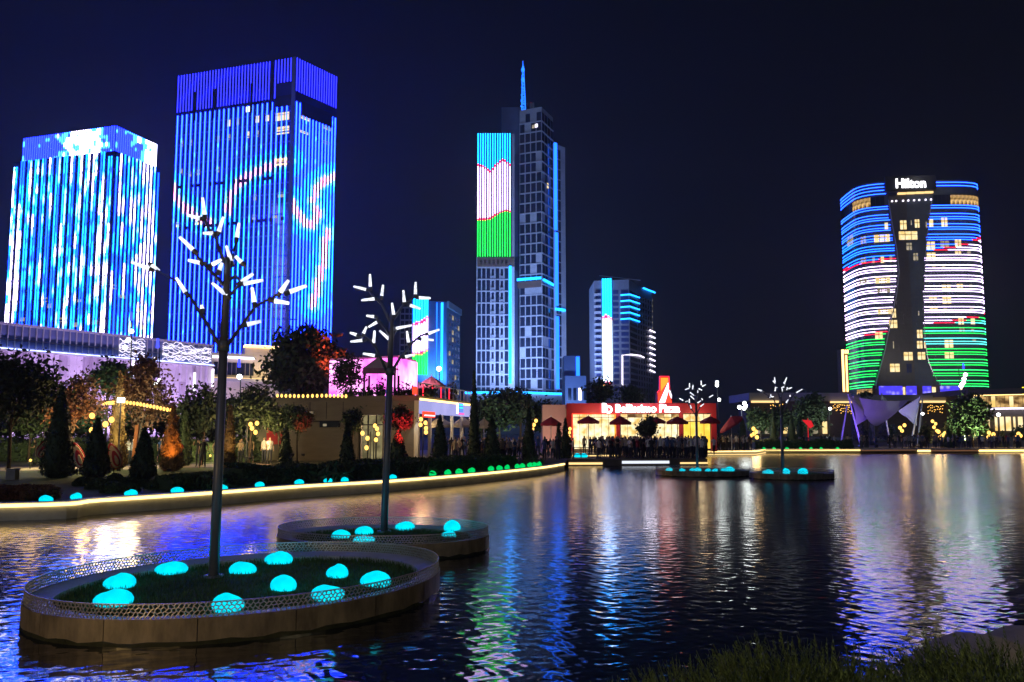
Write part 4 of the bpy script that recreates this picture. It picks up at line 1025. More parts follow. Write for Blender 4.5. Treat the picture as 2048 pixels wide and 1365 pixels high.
for (u0, v0, u1, v1, m) in ((907.5, 807, 910.6, 828, E_whiteled), (913, 809, 920, 811, E_cyan), (913, 815, 920, 817, E_cyan), (911, 826, 922, 829.5, emit('pink_logo_light', (1.2, .1, .4), 1.2))):
    mb = MB(); fr.slab_px(mb, u0, v0, u1, v1, .22, .05); part('logo_stroke', mb, m, t11)
for k in range(9):   # upright joints of the wall panels
    x = fl.L*(.06 + .1*k)
    if x < uw - .2: wall_l(x - .02, x + .02, 3.35, zk - .4, M_dark, 'joint', .003, .02)
for k, u in enumerate((592, 622, 705)): wall_l(fl.hit(u, 850)[0] - .35, fl.hit(u, 850)[0] + .35, 3.5, 4.0, M_steel, 'air_unit', .01, .35)
mb = MB(); mb.tube([fl.pt(.3, 3.3, .1), fl.pt(uw - .3, 3.3, .1)], .035, 5); part('conduit', mb, M_dark, t11)
# railings on the roof
for k in range(14):
    x = fr.L*k/13; mb = MB(); fr.slab(mb, x - .03, x + .03, zk, zk + .85, -.1, .06); part('rail_post', mb, E_redled if k < 8 and k % 2 else M_steel, t11)
mb = MB(); fr.slab(mb, 0, fr.L, zk + .85, zk + .92, -.12, .1); part('handrail', mb, M_steel, t11)
mb = MB(); fr.slab_px(mb, 833, 773, 840, 789, -.3, .1); part('red_panel', mb, E_redpan, t11)
lamp(t11, 'POINT', fr.pt(fr.L*.35, zk + 1.8, -1.5), 120, (1, .25, .3), .2); lamp(t11, 'POINT', fr.pt(fr.L*.8, zk + 1.6, -1), 60, (1, .6, .2), .2)
lamp(t11, 'SPOT', fl.pt(fl.hit(835, 840)[0], 3.6, .5), 55, (1, .9, .75), .05, fl.pt(fl.hit(835, 870)[0], G, .1), 70)
lamp(t11, 'POINT', fl.pt(fl.hit(560, 850)[0], 3.0, 1.6), 14, (1, .7, .4), .3)
# pink glowing hall on the terrace
a, b, c = at(660, 722, 60), at(796, 721, 57.5), at(833, 727, 61.5); b.z = c.z = a.z
t12 = thing('terrace_hall', 'glowing pink-walled hall on the café roof', 'pavilion', (b.x, b.y, zk))
f, g = Face(a, b), Face(b, c)
mb = MB(); mb.prism([(p.x, p.y) for p in (a, b, c, c + Vector((-2, 5, 0)), a + Vector((0, 4, 0)))], a.z, a.z + .18); part('roof', mb, M_pinkfab, t12)
n = 7
for k in range(n): mb = MB(); f.slab(mb, f.L*k/n + .04, f.L*(k + 1)/n - .04, zk + .02, a.z, 0, .1); part('lit_panel', mb, E_pink, t12)
for k in range(2): mb = MB(); g.slab(mb, g.L*k/2 + .04, g.L*(k + 1)/2 - .04, zk + .02, a.z, 0, .1); part('lit_panel', mb, E_pink, t12)
# pergola in front of it
p0, p1 = at(729, 737, 55.5), at(790, 737, 55.5)
t13 = thing('pergola', 'dark framed pergola with peaked pink canopy in front of the glowing hall', 'pergola', ((p0.x + p1.x)/2, 55.5, zk))
zb_, zt_ = Zat(748, 55.5), p0.z
for dx in (0, 1):
    for dy in (0, 1.9):
        x = p0.x if not dx else p1.x; mb = MB(); mb.box((x, 55.5 + dy, (zk + zb_)/2), .14, .14, zb_ - zk); part('post', mb, M_dark, t13)
mb = MB(); mb.box(((p0.x + p1.x)/2, 55.42, (zb_ + zt_)/2), p1.x - p0.x + .2, .1, zt_ - zb_); part('valance', mb, mat('mauve_canvas', (.30, .13, .26), .8), t13)
ap = at(757, 714, 56.5); mb = MB(); mb.add([(p0.x - .1, 55.4, zt_), (p1.x + .1, 55.4, zt_), (p1.x + .1, 57.3, zt_), (p0.x - .1, 57.3, zt_), tuple(ap)], [(0, 1, 4), (1, 2, 4), (2, 3, 4), (3, 0, 4), (3, 2, 1, 0)]); part('canopy', mb, M_pinkfab, t13)

# ------------------------------------------------------------------ pizza restaurant
YB = 78.0
t14 = thing('pizza_restaurant', 'red fronted pizza restaurant with bright white sign and lit windows', 'building', (Xat(1283, YB), YB, G))
a, b = at(1133, 807, YB), at(1433, 808, YB); b.z = a.z; zr = a.z
f = Face(a, b)
zf = f.hit(1280, 827)[1]
def bw(u0, u1, z0, z1, m, name, off=-.3, th=.3):
    mb = MB(); f.slab(mb, f.hit(u0, 840)[0], f.hit(u1, 840)[0], z0, z1, off, th); return part(name, mb, m, t14)
mb = MB(); mb.prism([(a.x, a.y + .35), (b.x, b.y + .35), (b.x, b.y + 12), (a.x, a.y + 12)], zr - .5, zr - .1); part('roof', mb, M_red, t14)
bw(1133, 1433, zf, zr, M_red, 'fascia')
mb = MB(); mb.prism([(a.x, a.y + 4), (b.x, b.y + 4), (b.x, b.y + 12), (a.x, a.y + 12)], G, zr - .51); part('back_wall', mb, M_cream, t14)
for u0, u1 in ((1133, 1144), (1233, 1240), (1359, 1366), (1423, 1433)): bw(u0, u1, G, zf - .003, M_red, 'pier_wall')
for u0, u1, n, m in ((1145, 1232, 6, E_int), (1241, 1358, 8, E_int), (1367, 1422, 4, E_inty)):
    for k in range(n):
        q0, q1 = u0 + (u1 - u0)*k/n, u0 + (u1 - u0)*(k + 1)/n
        if m is E_inty: bw(q0 + .4, q1 - .4, 3.65, zf - .1, E_int, 'window_pane', -.2, .06); bw(q0 + .4, q1 - .4, G + .3, 3.55, m, 'window_pane', -.2, .06)
        else: bw(q0 + .4, q1 - .4, G + .3, 4.0, m, 'window_pane', -.2, .06); bw(q0 + .4, q1 - .4, 4.06, zf - .1, E_rest if hash2(k, u0) > .5 else E_int, 'window_pane', -.2, .06)
        bw(q0 - .35, q0 + .35, G, zf - .003, M_dark, 'mullion', -.22, .12)
bw(1144, 1233, zf - .12, zf - .004, E_redpan, 'neon_line', 0, .1); bw(1228.5, 1231.5, G + .5, zf - .125, E_orange, 'neon_line', 0, .1); bw(1143.8, 1146, G + .5, zf - .125, E_redpan, 'neon_line', 0, .1)
sign_text('Bellissimo Pizza', f, 1231, 809, 1358.5, 825.5, .02, t14, E_sign, thick=.25)
sign_text('B', f, 1204, 807, 1215, 826, .02, t14, E_sign, 'logo', .25)
cx_, cz_ = f.hit(1216.5, 819.5); mb = MB(); mb.tube([f.pt(cx_ + .32*math.cos(k*PI/6), cz_ + .32*math.sin(k*PI/6), .2) for k in range(13)], .11, 5); part('logo_ring', mb, E_sign, t14)
for u in (1190, 1300, 1395): lamp(t14, 'POINT', f.pt(f.hit(u, 840)[0], 3.9, 1.5), 130, (1, .75, .42), .6)
lamp(t14, 'POINT', f.pt(f.hit(1290, 840)[0], zf + .5, 2.4), 160, (.85, .8, 1), .6)
a2, b2 = at(1085, 810, 76), at(1131, 809, 76); mb = MB(); mb.prism([(a2.x, a2.y), (b2.x, b2.y), (b2.x, b2.y + 5), (a2.x, a2.y + 5)], G, a2.z)
t14b = solo('salmon_block', mb, M_salmon, (a2.x, a2.y, G), 'plain salmon-coloured block at the left end of the pizza restaurant', 'building')
p = at(1108, 870, 72); t = thing('floodlight', 'floodlight at the foot of the salmon-coloured block', 'floodlight', (p.x, p.y, G)); mb = MB(); mb.box((p.x, p.y, G + .2), .3, .3, .4); part('housing', mb, M_dark, t)
lamp(t, 'SPOT', (p.x, p.y, G + .5), 420, (1, .7, .6), .2, (p.x, 76, 4.0), 110)
# illuminated slice on the roof
ys = 79.5
def zpx(x, y): return (1080 + x/4.655, 740 + y/4.655)
def plate(pts, y0, th, m, name, par):
    P = [at(*zpx(*q), ys) for q in pts]; n = len(P); mb = MB()
    mb.add([(p.x, y0, p.z) for p in P] + [(p.x, y0 + th, p.z) for p in P], [tuple(range(n))[::-1], tuple(range(n, 2*n))] + [(i, (i + 1) % n, n + (i + 1) % n, n + i) for i in range(n)])
    part(name, mb, m, par)
bp = at(1330, 808, ys)
t15 = thing('roof_sign', 'red and orange light sculpture shaped like a leaning tower on the restaurant roof', 'sign', (bp.x, ys, zr))
plate([(1092, 318), (1092, 212), (1116, 190), (1116, 62), (1198, 62), (1204, 188), (1222, 240), (1234, 318)], ys, .9, M_red, 'panel', t15)
plate([(1124, 75), (1190, 75), (1192, 112), (1124, 200)], ys - .1, .08, E_orange, 'orange_field', t15)
plate([(1098, 300), (1098, 215), (1120, 205), (1160, 165), (1104, 300)], ys - .1, .08, E_redpan, 'red_field', t15)
plate([(1190, 118), (1198, 185), (1160, 308), (1106, 308)], ys - .2, .08, E_whiteled, 'white_stripe', t15)
plate([(1166, 308), (1200, 205), (1226, 308)], ys - .1, .08, E_redpan, 'red_field', t15)
plate([(1200, 190), (1207, 192), (1224, 240), (1222, 270), (1206, 240)], ys - .2, .08, E_whiteled, 'white_stripe', t15)
mb = MB(); mb.tube([at(*zpx(*q), ys - .3) for q in [(1092, 212), (1116, 190), (1116, 62), (1198, 62), (1204, 188)]], .07, 5); part('neon_outline', mb, E_redled, t15)
# ------------------------------------------------------------------ lit islands in the lake
def island(c, a, b, rot, label, seed, cells, wall_h=.31, lat_h=.18, detail=1.0):
    rr = random.Random(seed); N = 96
    def E(t, k=0.0):
        x, y = (a - k)*math.cos(t), (b - k)*math.sin(t)
        return Vector((c[0] + x*math.cos(rot) - y*math.sin(rot), c[1] + x*math.sin(rot) + y*math.cos(rot), 0))
    t = thing('island', label, 'island', (c[0], c[1], 0), 'planted islands in the lake')
    mb = MB(); vs = []
    prof = [(0, -1.1), (0, wall_h), (.05, wall_h + .015), (.34, wall_h - .03), (.36, .12), (.36, -1.1)]
    for i in range(N):
        for k, z in prof: p = E(2*PI*i/N, k); vs.append((p.x, p.y, z))
    n = len(prof); fs = []; ms = []
    for i in range(N):
        for k in range(n - 1):
            j = (i + 1) % N; fs.append((i*n + k, j*n + k, j*n + k + 1, i*n + k + 1)); ms.append(0 if k == 0 else 1)
    mb.add(vs, fs); mb.m = ms; part('rim_wall', mb, [M_dark, M_cope], t, smooth=False)
    npan = max(8, int(16*a/3)); span = 2*PI/npan
    for q in range(npan):      # bronze sheets with open joints on the outer face
        mb = MB(); K = 7; gap = .006/a
        for k in range(K):
            th = q*span + gap + (span - 2*gap)*k/(K - 1); p0 = E(th, -.012); p1 = E(th, -.001)
            mb.v += [(p1.x, p1.y, -.6), (p0.x, p0.y, -.6), (p0.x, p0.y, wall_h + .012), (p1.x, p1.y, wall_h + .012)]
        for k in range(K - 1):
            o_ = k*4
            for j in range(4): mb.f.append((o_ + j, o_ + (j + 1) % 4, o_ + 4 + (j + 1) % 4, o_ + 4 + j)); mb.m.append(0)
        mb.f += [(0, 1, 2, 3), (4*K - 1, 4*K - 2, 4*K - 3, 4*K - 4)]; mb.m += [0, 0]
        part('cladding_panel', mb, M_bronze, t)
    mb = MB()
    vs = [(c[0], c[1], .27)] + [(*E(2*PI*i/N, .36*0 + .8)[:2], .25) for i in range(N)] + [(*E(2*PI*i/N, .362)[:2], .2) for i in range(N)]
    mb.add(vs, [(0, 1 + i, 1 + (i + 1) % N) for i in range(N)] + [(1 + i, 1 + N + i, 1 + N + (i + 1) % N, 1 + (i + 1) % N) for i in range(N)]); part('soil', mb, M_lawn, t)
    mb = MB(); vs = []
    for i in range(N):
        for k, z in ((-.016, -.5), (-.016, .045 + .012*math.sin(i*1.7) + .008*math.sin(i*4.1)), (-.0125, .05 + .012*math.sin(i*1.7) + .008*math.sin(i*4.1))): p = E(2*PI*i/N, k); vs.append((p.x, p.y, z))
    mb.add(vs, [(i*3 + k, ((i + 1) % N)*3 + k, ((i + 1) % N)*3 + k + 1, i*3 + k + 1) for i in range(N) for k in range(2)]); part('waterline', mb, mat('wet_algae', (.03, .035, .02), .25, var=.4, scale=6), t)
    # grass blades
    Q = []
    for _ in range(int(16000*detail*a*b/7)):
        r_ = math.sqrt(rr.random()); th = rr.uniform(0, 2*PI); p = c[0] + 0, 0
        x, y = (a - .4)*r_*math.cos(th), (b - .4)*r_*math.sin(th)
        px, py = c[0] + x*math.cos(rot) - y*math.sin(rot), c[1] + x*math.sin(rot) + y*math.cos(rot)
        h = rr.uniform(.03, .085); an = rr.uniform(0, PI); w = .008; dx, dy = w*math.cos(an), w*math.sin(an); lx, ly = rr.uniform(-.03, .03), rr.uniform(-.03, .03)
        Q.append(((px - dx, py - dy, .21), (px + dx, py + dy, .21), (px + lx + dx*.2, py + ly + dy*.2, .24 + h), (px + lx - dx*.2, py + ly - dy*.2, .24 + h)))
    me = quadmesh('grass', np.array(Q) - np.array([c[0], c[1], 0]), M_grassb); o = link('grass', me, t); o['kind'] = 'stuff'
    # perforated rail: an irregular honeycomb cut from sheet metal
    rows = 4; mb = MB(); pts = {}
    def P(i, r):
        i %= cells
        if (i, r) not in pts:
            jt = rr.uniform(-.46, .46); jz = rr.uniform(-.42, .42) if 0 < r < 2*rows else 0
            th = 2*PI*(i + jt)/cells; z = wall_h + .012 + lat_h*max(0, min(1, (r + jz)/(2*rows)))
            p = E(th, .015); pts[(i, r)] = Vector((p.x, p.y, z))
        return pts[(i, r)]
    def bar(p, q, w=.006):
        d = (q - p); n_ = Vector((p.x - c[0], p.y - c[1], 0)).normalized(); s = d.cross(n_).normalized()*w; n_ = n_*.005
        mb.add([p - s - n_, p + s - n_, p + s + n_, p - s + n_, q - s - n_, q + s - n_, q + s + n_, q - s + n_], [(0, 1, 5, 4), (1, 2, 6, 5), (2, 3, 7, 6), (3, 0, 4, 7)])
    for i in range(cells):
        for r in range(2*rows):
            if r % 2 == 0:
                if (r//2) % 2 == 0: bar(P(i, r), P(i, r + 1)) if i % 2 == 0 else None
                else: bar(P(i, r), P(i, r + 1)) if i % 2 == 1 else None
            else:
                k = 0 if (r//2) % 2 == 0 else 1
                if i % 2 == k: bar(P(i, r), P(i + 1, r + 1)); bar(P(i, r), P(i - 1, r + 1))
        if i % 2 == 0: pass
    for i in range(cells): bar(P(i, 0), P(i + 1, 0), .005); bar(P(i, 2*rows), P(i + 1, 2*rows), .005)
    part('lattice_rail', mb, M_lat, t, kind='stuff')
    return t
island((-4.03, 11.75), 3.0, 2.37, math.radians(32), 'nearest oval island with bronze wall, lattice rail and ten glowing stones', 1, 600)
island((-2.86, 16.73), 2.35, 1.64, math.radians(-5), 'second oval island just behind the nearest one', 2, 480)
island((11.25, 44.0), 2.75, 2.1, 0, 'far island with cyan stones in front of the pizza crowd', 3, 160, detail=.4)
island((15.35, 41.0), 2.25, 1.7, 0, 'rightmost far island with three cyan stones', 4, 140, detail=.4)

def stone(p, w, h, m, label, group, seed, d=None):
    r_ = random.Random(seed); mb = MB(); ph = [r_.uniform(0, 6) for _ in range(4)]
    seg_, rings = 16, 9; h *= .86; mb.ball((0, 0, 0), w/2, (d or w*.75)/2, h*.62, seg_, rings)
    vs = []
    for (x, y, z) in mb.v:
        a = math.atan2(y, x); k = 1 + .07*math.sin(2*a + ph[0]) + .05*math.sin(3*a + ph[1]) + .06*math.sin(z*9 + ph[2])
        zz = z*(1 + .12*math.sin(a + ph[3])); zz = max(zz, -h*.42); vs.append((p[0] + x*k, p[1] + y*k, p[2] + h*.36 + zz))
    mb.v = vs; return solo('glowing_stone', mb, m, (p[0], p[1], p[2]), label, 'stone', group, smooth=True)
I1 = [(240, 1176, 62, 32, 'glowing cyan stone upper of the overlapping pair at left of nearest island'), (227, 1212, 75, 36, 'wide glowing cyan stone lower of the pair at left of nearest island'),
      (342, 1148, 62, 26, 'long low cyan stone behind the left pair, by the rear rim'), (486, 1148, 48, 28, 'cyan stone just right of the pole of the front light tree'),
      (556, 1128, 50, 27, 'rearmost cyan stone of the nearest island'), (568, 1182, 58, 34, 'cyan stone alone in the middle of the nearest island'),
      (675, 1156, 46, 30, 'upright cyan stone toward the right rear of nearest island'), (750, 1172, 60, 32, 'rightmost cyan stone of the nearest island behind the lattice'),
      (656, 1200, 60, 33, 'cyan stone behind the lattice, right front of nearest island'), (455, 1222, 60, 38, 'frontmost cyan stone of nearest island, partly behind the lattice')]
for i, (u, v, w, h, lb) in enumerate(I1):
    p = gnd(u, v, .24); so = stone(p, w/F*p.y, h/F*p.y, E_stone, lb, 'glowing stones on the nearest island', i); lamp(so, 'POINT', p + Vector((0, 0, .30)), .6, (0, .8, 1), .12)
I2 = [(683, 1078, 42, 20, 'leftmost cyan stone of the second island'), (729, 1070, 36, 20, 'cyan stone left of the second light tree pole'), (727, 1086, 45, 16, 'flat cyan stone at the front of the second island, behind lattice'),
      (810, 1060, 42, 18, 'cyan stone right of the second light tree pole'), (905, 1064, 34, 26, 'tall round cyan stone at the right of second island'), (898, 1075, 30, 14, 'low cyan stone under the tall one at right of second island')]
for i, (u, v, w, h, lb) in enumerate(I2):
    p = gnd(u, v, .24); so = stone(p, w/F*p.y, h/F*p.y, E_stone, lb, 'glowing stones on the second island', 20 + i); lamp(so, 'POINT', p + Vector((0, 0, .30)), .6, (0, .8, 1), .12)
I3 = [(1337, 13, 7), (1363, 11, 6), (1383, 11, 6), (1393, 16, 7), (1414, 12, 6), (1428, 11, 6), (1446, 15, 6), (1456, 20, 9)]
for i, (u, w, h) in enumerate(I3):
    Y = 43.2 + .8*hash2(i, 3); p = Vector((Xat(u, Y), Y, .24)); stone(p, w/F*Y, h/F*Y*1.25, E_stone, ['leftmost', 'second from left', 'third from left', 'pole-side', 'first right of the pole', 'second right of the pole', 'left half of the right pair', 'rightmost and largest'][i] + ' cyan stone on the third island', 'glowing stones on the third island', 40 + i)
for i, (u, w, h, q) in enumerate([(1533, 22, 9, 'left'), (1570, 13, 12, 'middle'), (1603, 22, 12, 'right')]):
    Y = 40.8; p = Vector((Xat(u, Y), Y, .24)); stone(p, w/F*Y, h/F*Y*1.2, E_stone, q + ' one of three cyan stones on the rightmost island', 'glowing stones on the rightmost island', 50 + i)
ordn = ['leftmost', 'second', 'third', 'fourth', 'fifth', 'sixth', 'seventh', 'eighth', 'ninth', 'tenth', 'eleventh', 'twelfth']
KC = [(87, 22), (180, 22), (280, 24), (375, 24), (467, 24), (543, 18), (617, 16), (675, 16), (710, 16), (810, 14)]
def kerb_pt(u, off):
    best = min(range(len(LS) - 1), key=lambda i: abs(proj((*LS[i], G))[0] - u))
    p, q = LS[best], LS[best + 1]; d = (q - p).normalized(); n = Vector((-d.y, d.x))
    pu = proj((*p, G))[0]; qu = proj((*q, G))[0]; t = (u - pu)/(qu - pu) if abs(qu - pu) > 1e-6 else 0
    s = p + (q - p)*t + n*off; return Vector((s.x, s.y, G))
for i, (u, w) in enumerate(KC):
    p = kerb_pt(u, .75); stone(p, w/F*p.y*1.1, .24, E_stone, ordn[i] + ' cyan stone from the left along the near kerb', 'cyan stones along the kerb', 60 + i)
KG = [(892, 12), (922, 12), (945, 12), (970, 12), (1008, 11), (1025, 10), (1040, 10), (1060, 9), (1070, 9), (1085, 10), (1094, 9), (1103, 9)]
for i, (u, w) in enumerate(KG):
    p = kerb_pt(u, .8); stone(p, w/F*p.y*1.2, .30, E_stoneg, ordn[i] + ' green stone from the left along the near kerb', 'green stones along the kerb', 80 + i)
for i, u in enumerate((1527, 1547, 1573, 1600, 1621, 1641, 1674)):
    Y = gnd(1600, 899.5, G).y + .9; p = Vector((Xat(u, Y), Y, G)); stone(p, .42, .3, E_stoneg, ordn[i] + ' green stone from the left on the far kerb right of the pier', 'green stones along the far kerb', 100 + i)

# ------------------------------------------------------------------ light trees: painted poles with branches and frosted tube lamps
def light_tree(base, top_uv, collar_v, branches, lamps, label, r0, seed):
    rr = random.Random(seed); Y = base.y; t = thing('light_tree', label, 'light tree', base, 'light trees on the islands')
    tp = at(*top_uv, Y); mb = MB()
    def on(v):
        q = (at(0, v, Y).z - base.z)/(tp.z - base.z); return base + (tp - base)*q
    cz = on(collar_v); mb.tube([base, base + (cz - base)*.98], [r0, r0*.84], 12); mb.tube([base, base + Vector((0, 0, .05))], [r0*1.9, r0*1.9], 12)
    part('pole', mb, M_pole, t, smooth=True)
    mb = MB(); mb.tube([cz - (tp - base)*.02, cz + (tp - base)*.012], [r0*1.15, r0*1.15], 12); part('collar', mb, M_pole, t, smooth=True)
    mb = MB(); mb.tube([cz, cz + (tp - cz)*.96, tp], [r0*.78, r0*.68, r0*.3], 10); part('upper_pole', mb, M_pole, t, smooth=True)
    curves = []
    for br in branches:
        dy = rr.choice((-1, 1))*rr.uniform(.25, .8); pts = []
        u0, v0 = br[0]; un, vn = br[-1]; span = math.hypot(un - u0, vn - v0) or 1
        for (u, v) in br:
            q = math.hypot(u - u0, v - v0)/span; pts.append(at(u, v, Y + dy*q*span/F*Y))
        n = len(pts); mb = MB(); mb.tube(pts, [r0*(.42 - .2*i/(n - 1)) for i in range(n)], 7); part('branch', mb, M_pole, t, smooth=True)
        curves.append((br, dy, span, u0, v0))
    def depth(u, v):
        best, bd = Y, 1e9
        for br, dy, span, u0, v0 in curves:
            q = pdist(u, v, br)
            if q < bd: bd = q; best = Y + dy*math.hypot(u - u0, v - v0)/F*Y
        return best
    for (u0, v0), (u1, v1) in lamps:
        d0 = depth(u0, v0); L = math.hypot(u1 - u0, v1 - v0)/F*Y
        a = at(u0, v0, d0); b = at(u1, v1, d0 + rr.uniform(-.35, .35)*L)
        mb = MB(); mb.tube([a, b], [.040, .024], 8); o = part('tube_lamp', mb, E_tube, t, smooth=True)
        mb = MB(); d = (a - b).normalized(); mb.tube([a + d*.07, a - d*.015], [.036, .046], 8); part('lamp_socket', mb, M_pole, o)
    return t
def Z1(x, y): return (250 + x/3.9, 380 + y/3.9)
def Z2(x, y): return (660 + x/2.354, 530 + y/2.354)
T1 = light_tree(Vector((*gnd(427, 1157, .24).to_2d(), .24)), (455, 515), 690,
    [[(438, 691), (415, 650), (378, 590), (352, 562), (314, 541)], [(455, 691), (483, 652), (511, 613), (558, 588)], [(449, 572), (406, 526), (386, 503)], [(452, 596), (466, 585), (481, 567)],
     [(452, 530), (440, 503), (432, 477), (414, 452), (409, 434)], [(456, 540), (466, 515), (468, 500), (474, 480)], [(458, 560), (472, 552), (482, 566)]],
    [((301, 539), (263, 525)), ((303, 531), (318, 541)), ((373, 588), (353, 557)), ((405, 621), (403, 611)), ((388, 502), (359, 474)), ((404, 527), (377, 521)), ((424, 530), (442, 520)), ((438, 543), (444, 526)),
     ((455, 593), (424, 566)), ((409, 431), (405, 395)), ((404, 438), (376, 431)), ((429, 467), (406, 467)), ((437, 465), (447, 434)), ((473, 479), (478, 447)), ((463, 526), (453, 493)), ((485, 527), (471, 513)),
     ((481, 566), (506, 548)), ((486, 568), (526, 561)), ((509, 608), (504, 576)), ((560, 586), (577, 561)), ((577, 585), (613, 572)), ((547, 602), (578, 607)), ((492, 650), (522, 643))],
    'nearest light tree rising in front of the blue tower', .082, 5)
T2 = light_tree(Vector((*gnd(768, 1066, .24).to_2d(), .24)), (784, 625), 742,
    [[Z2(*q) for q in ((268, 505), (235, 430), (205, 370), (160, 335), (130, 332))], [Z2(*q) for q in ((290, 505), (335, 430), (390, 365), (425, 335), (460, 322))],
     [Z2(*q) for q in ((280, 330), (262, 300), (230, 265), (213, 247))], [Z2(*q) for q in ((285, 350), (305, 320), (320, 292))], [Z2(*q) for q in ((282, 270), (243, 185), (205, 150), (178, 116))],
     [Z2(*q) for q in ((295, 265), (345, 190), (405, 148))]],
    [tuple(Z2(*q) for q in pr) for pr in (((175, 118), (112, 102)), ((190, 108), (188, 45)), ((213, 160), (147, 167)), ((243, 150), (250, 95)), ((300, 240), (292, 180)), ((350, 178), (345, 120)), ((402, 143), (403, 82)), ((415, 155), (473, 157)),
     ((375, 190), (425, 207)), ((213, 245), (172, 240)), ((225, 268), (182, 293)), ((155, 328), (172, 292)), ((280, 352), (233, 310)), ((205, 370), (210, 310)), ((130, 332), (95, 320)), ((158, 355), (97, 362)),
     ((215, 428), (155, 418)), ((310, 300), (385, 285)), ((370, 368), (362, 312)), ((460, 325), (515, 305)), ((430, 350), (487, 355)), ((350, 435), (400, 422)))],
    'second light tree standing between the café and flag-striped tower', .088, 6)
b3 = Vector((Xat(1393, 44), 44, .24)); b4 = Vector((Xat(1563, 41.3), 41.3, .24))
def Z3(x, y): return (1080 + x/4.655, 740 + y/4.655)
def Z4(x, y): return (1280 + x/5.12, 740 + y/5.12)
T3 = light_tree(b3, (1392, 792), 830, [[Z3(*q) for q in ((1445, 420), (1400, 350), (1370, 300), (1320, 272))], [Z3(*q) for q in ((1455, 420), (1500, 330), (1560, 265), (1600, 240))], [Z3(*q) for q in ((1450, 330), (1420, 250), (1395, 170))],
    [Z3(*q) for q in ((1452, 300), (1480, 200), (1505, 140))]],
    [tuple(Z3(*q) for q in pr) for pr in (((1392, 165), (1392, 125)), ((1420, 185), (1425, 140)), ((1388, 172), (1352, 185)), ((1502, 145), (1500, 100)), ((1508, 155), (1545, 138)), ((1475, 175), (1510, 190)), ((1395, 210), (1435, 240)), ((1398, 240), (1435, 275)), ((1470, 215), (1468, 190)),
     ((1572, 258), (1612, 235)), ((1335, 288), (1298, 266)), ((1350, 300), (1372, 292)), ((1390, 310), (1390, 270)), ((1465, 310), (1498, 288)), ((1490, 345), (1525, 318)), ((1408, 360), (1400, 330)), ((1515, 285), (1505, 265)))],
    'third light tree, far out in front of the pizza restaurant', .085, 7)
T4 = light_tree(b4, (1562, 790), 832, [[Z4(*q) for q in ((1432, 470), (1370, 300), (1270, 240), (1240, 215))], [Z4(*q) for q in ((1442, 470), (1520, 330), (1580, 250), (1620, 225))], [Z4(*q) for q in ((1436, 300), (1400, 200), (1380, 140))], [Z4(*q) for q in ((1440, 300), (1465, 220), (1480, 150))]],
    [tuple(Z4(*q) for q in pr) for pr in (((1382, 130), (1378, 75)), ((1360, 110), (1385, 140)), ((1476, 145), (1503, 78)), ((1480, 160), (1472, 125)), ((1382, 222), (1390, 170)), ((1405, 185), (1385, 180)), ((1465, 230), (1450, 180)), ((1478, 175), (1455, 180)), ((1495, 205), (1555, 182)), ((1515, 200), (1505, 180)),
     ((1595, 238), (1660, 200)), ((1262, 225), (1200, 200)), ((1250, 215), (1225, 205)), ((1320, 280), (1370, 275)), ((1340, 290), (1340, 250)), ((1535, 280), (1537, 258)), ((1495, 340), (1518, 305)))],
    'fourth light tree, rightmost, on the island with three stones', .085, 8)

# ------------------------------------------------------------------ planting
nrg = np.random.default_rng(5)
def leaf_quads(P, size, up=0.0, aspect=1.6):
    n = len(P); a = nrg.normal(size=(n, 3)); a[:, 2] += up; a /= np.linalg.norm(a, axis=1)[:, None]
    b = nrg.normal(size=(n, 3)); b -= (a*b).sum(1)[:, None]*a; b /= np.linalg.norm(b, axis=1)[:, None]
    s = size*nrg.uniform(.6, 1.3, (n, 1)); a = a*s*aspect*.5; b = b*s*.5
    return np.stack([P - a, P + b*.8, P + a, P - b*.8], 1)
def crown_pts(c, rx, ry, rz, n, clumps, spread=.30):
    d = nrg.normal(size=(clumps, 3)); d /= np.linalg.norm(d, axis=1)[:, None]
    K = d*nrg.uniform(.45, .95, (clumps, 1))*np.array([rx, ry, rz]); K[:, 2] = np.where(K[:, 2] < -.75*rz, -.6*rz, K[:, 2])
    idx = nrg.integers(0, clumps, n); sp = spread*nrg.uniform(.6, 1.3, clumps)[idx][:, None]
    return np.array(c) + K[idx] + nrg.normal(size=(n, 3))*sp*np.array([rx, ry, rz])*.75, K + np.array(c)
def tree(u, vtop, vbot, wpx, Y, label, m=None, n=1800, leaf=.22, clumps=26, trunk_r=.12, spread=.32, base=None, name='tree', up=0.0, group=None, cat='tree'):
    b = Vector((Xat(u, Y), Y, G)) if base is None else base
    zt, zb = Zat(vtop, Y), Zat(vbot, Y); rx = wpx/2/F*Y; rz = (zt - zb)/2; c = (b.x, b.y, (zt + zb)/2)
    t = thing(name, label, cat, b, group)
    n = int(n*1.6); P, K = crown_pts(c, rx*.8, rx*.8, rz*.8, n, clumps, spread)
    me = quadmesh('crown', leaf_quads(P, leaf, up) - np.array(b), m or M_leafd); link('crown', me, t)
    mb = MB(); h = c[2] - b.z; mid = Vector((b.x + rng.uniform(-.1, .1), b.y, b.z + h*.55)); top = Vector((c[0], c[1], c[2] + rz*.3))
    mb.tube([b, mid, top], [trunk_r, trunk_r*.75, trunk_r*.2], 7)
    for k in K[:9]:
        k = Vector(k); s = b + (top - b)*rng.uniform(.45, .75); mb.tube([s, s.lerp(k, .55) + Vector((0, 0, .1*rz)), k], [trunk_r*.4, trunk_r*.25, trunk_r*.08], 5)
    part('trunk', mb, M_bark, t, smooth=True); return t
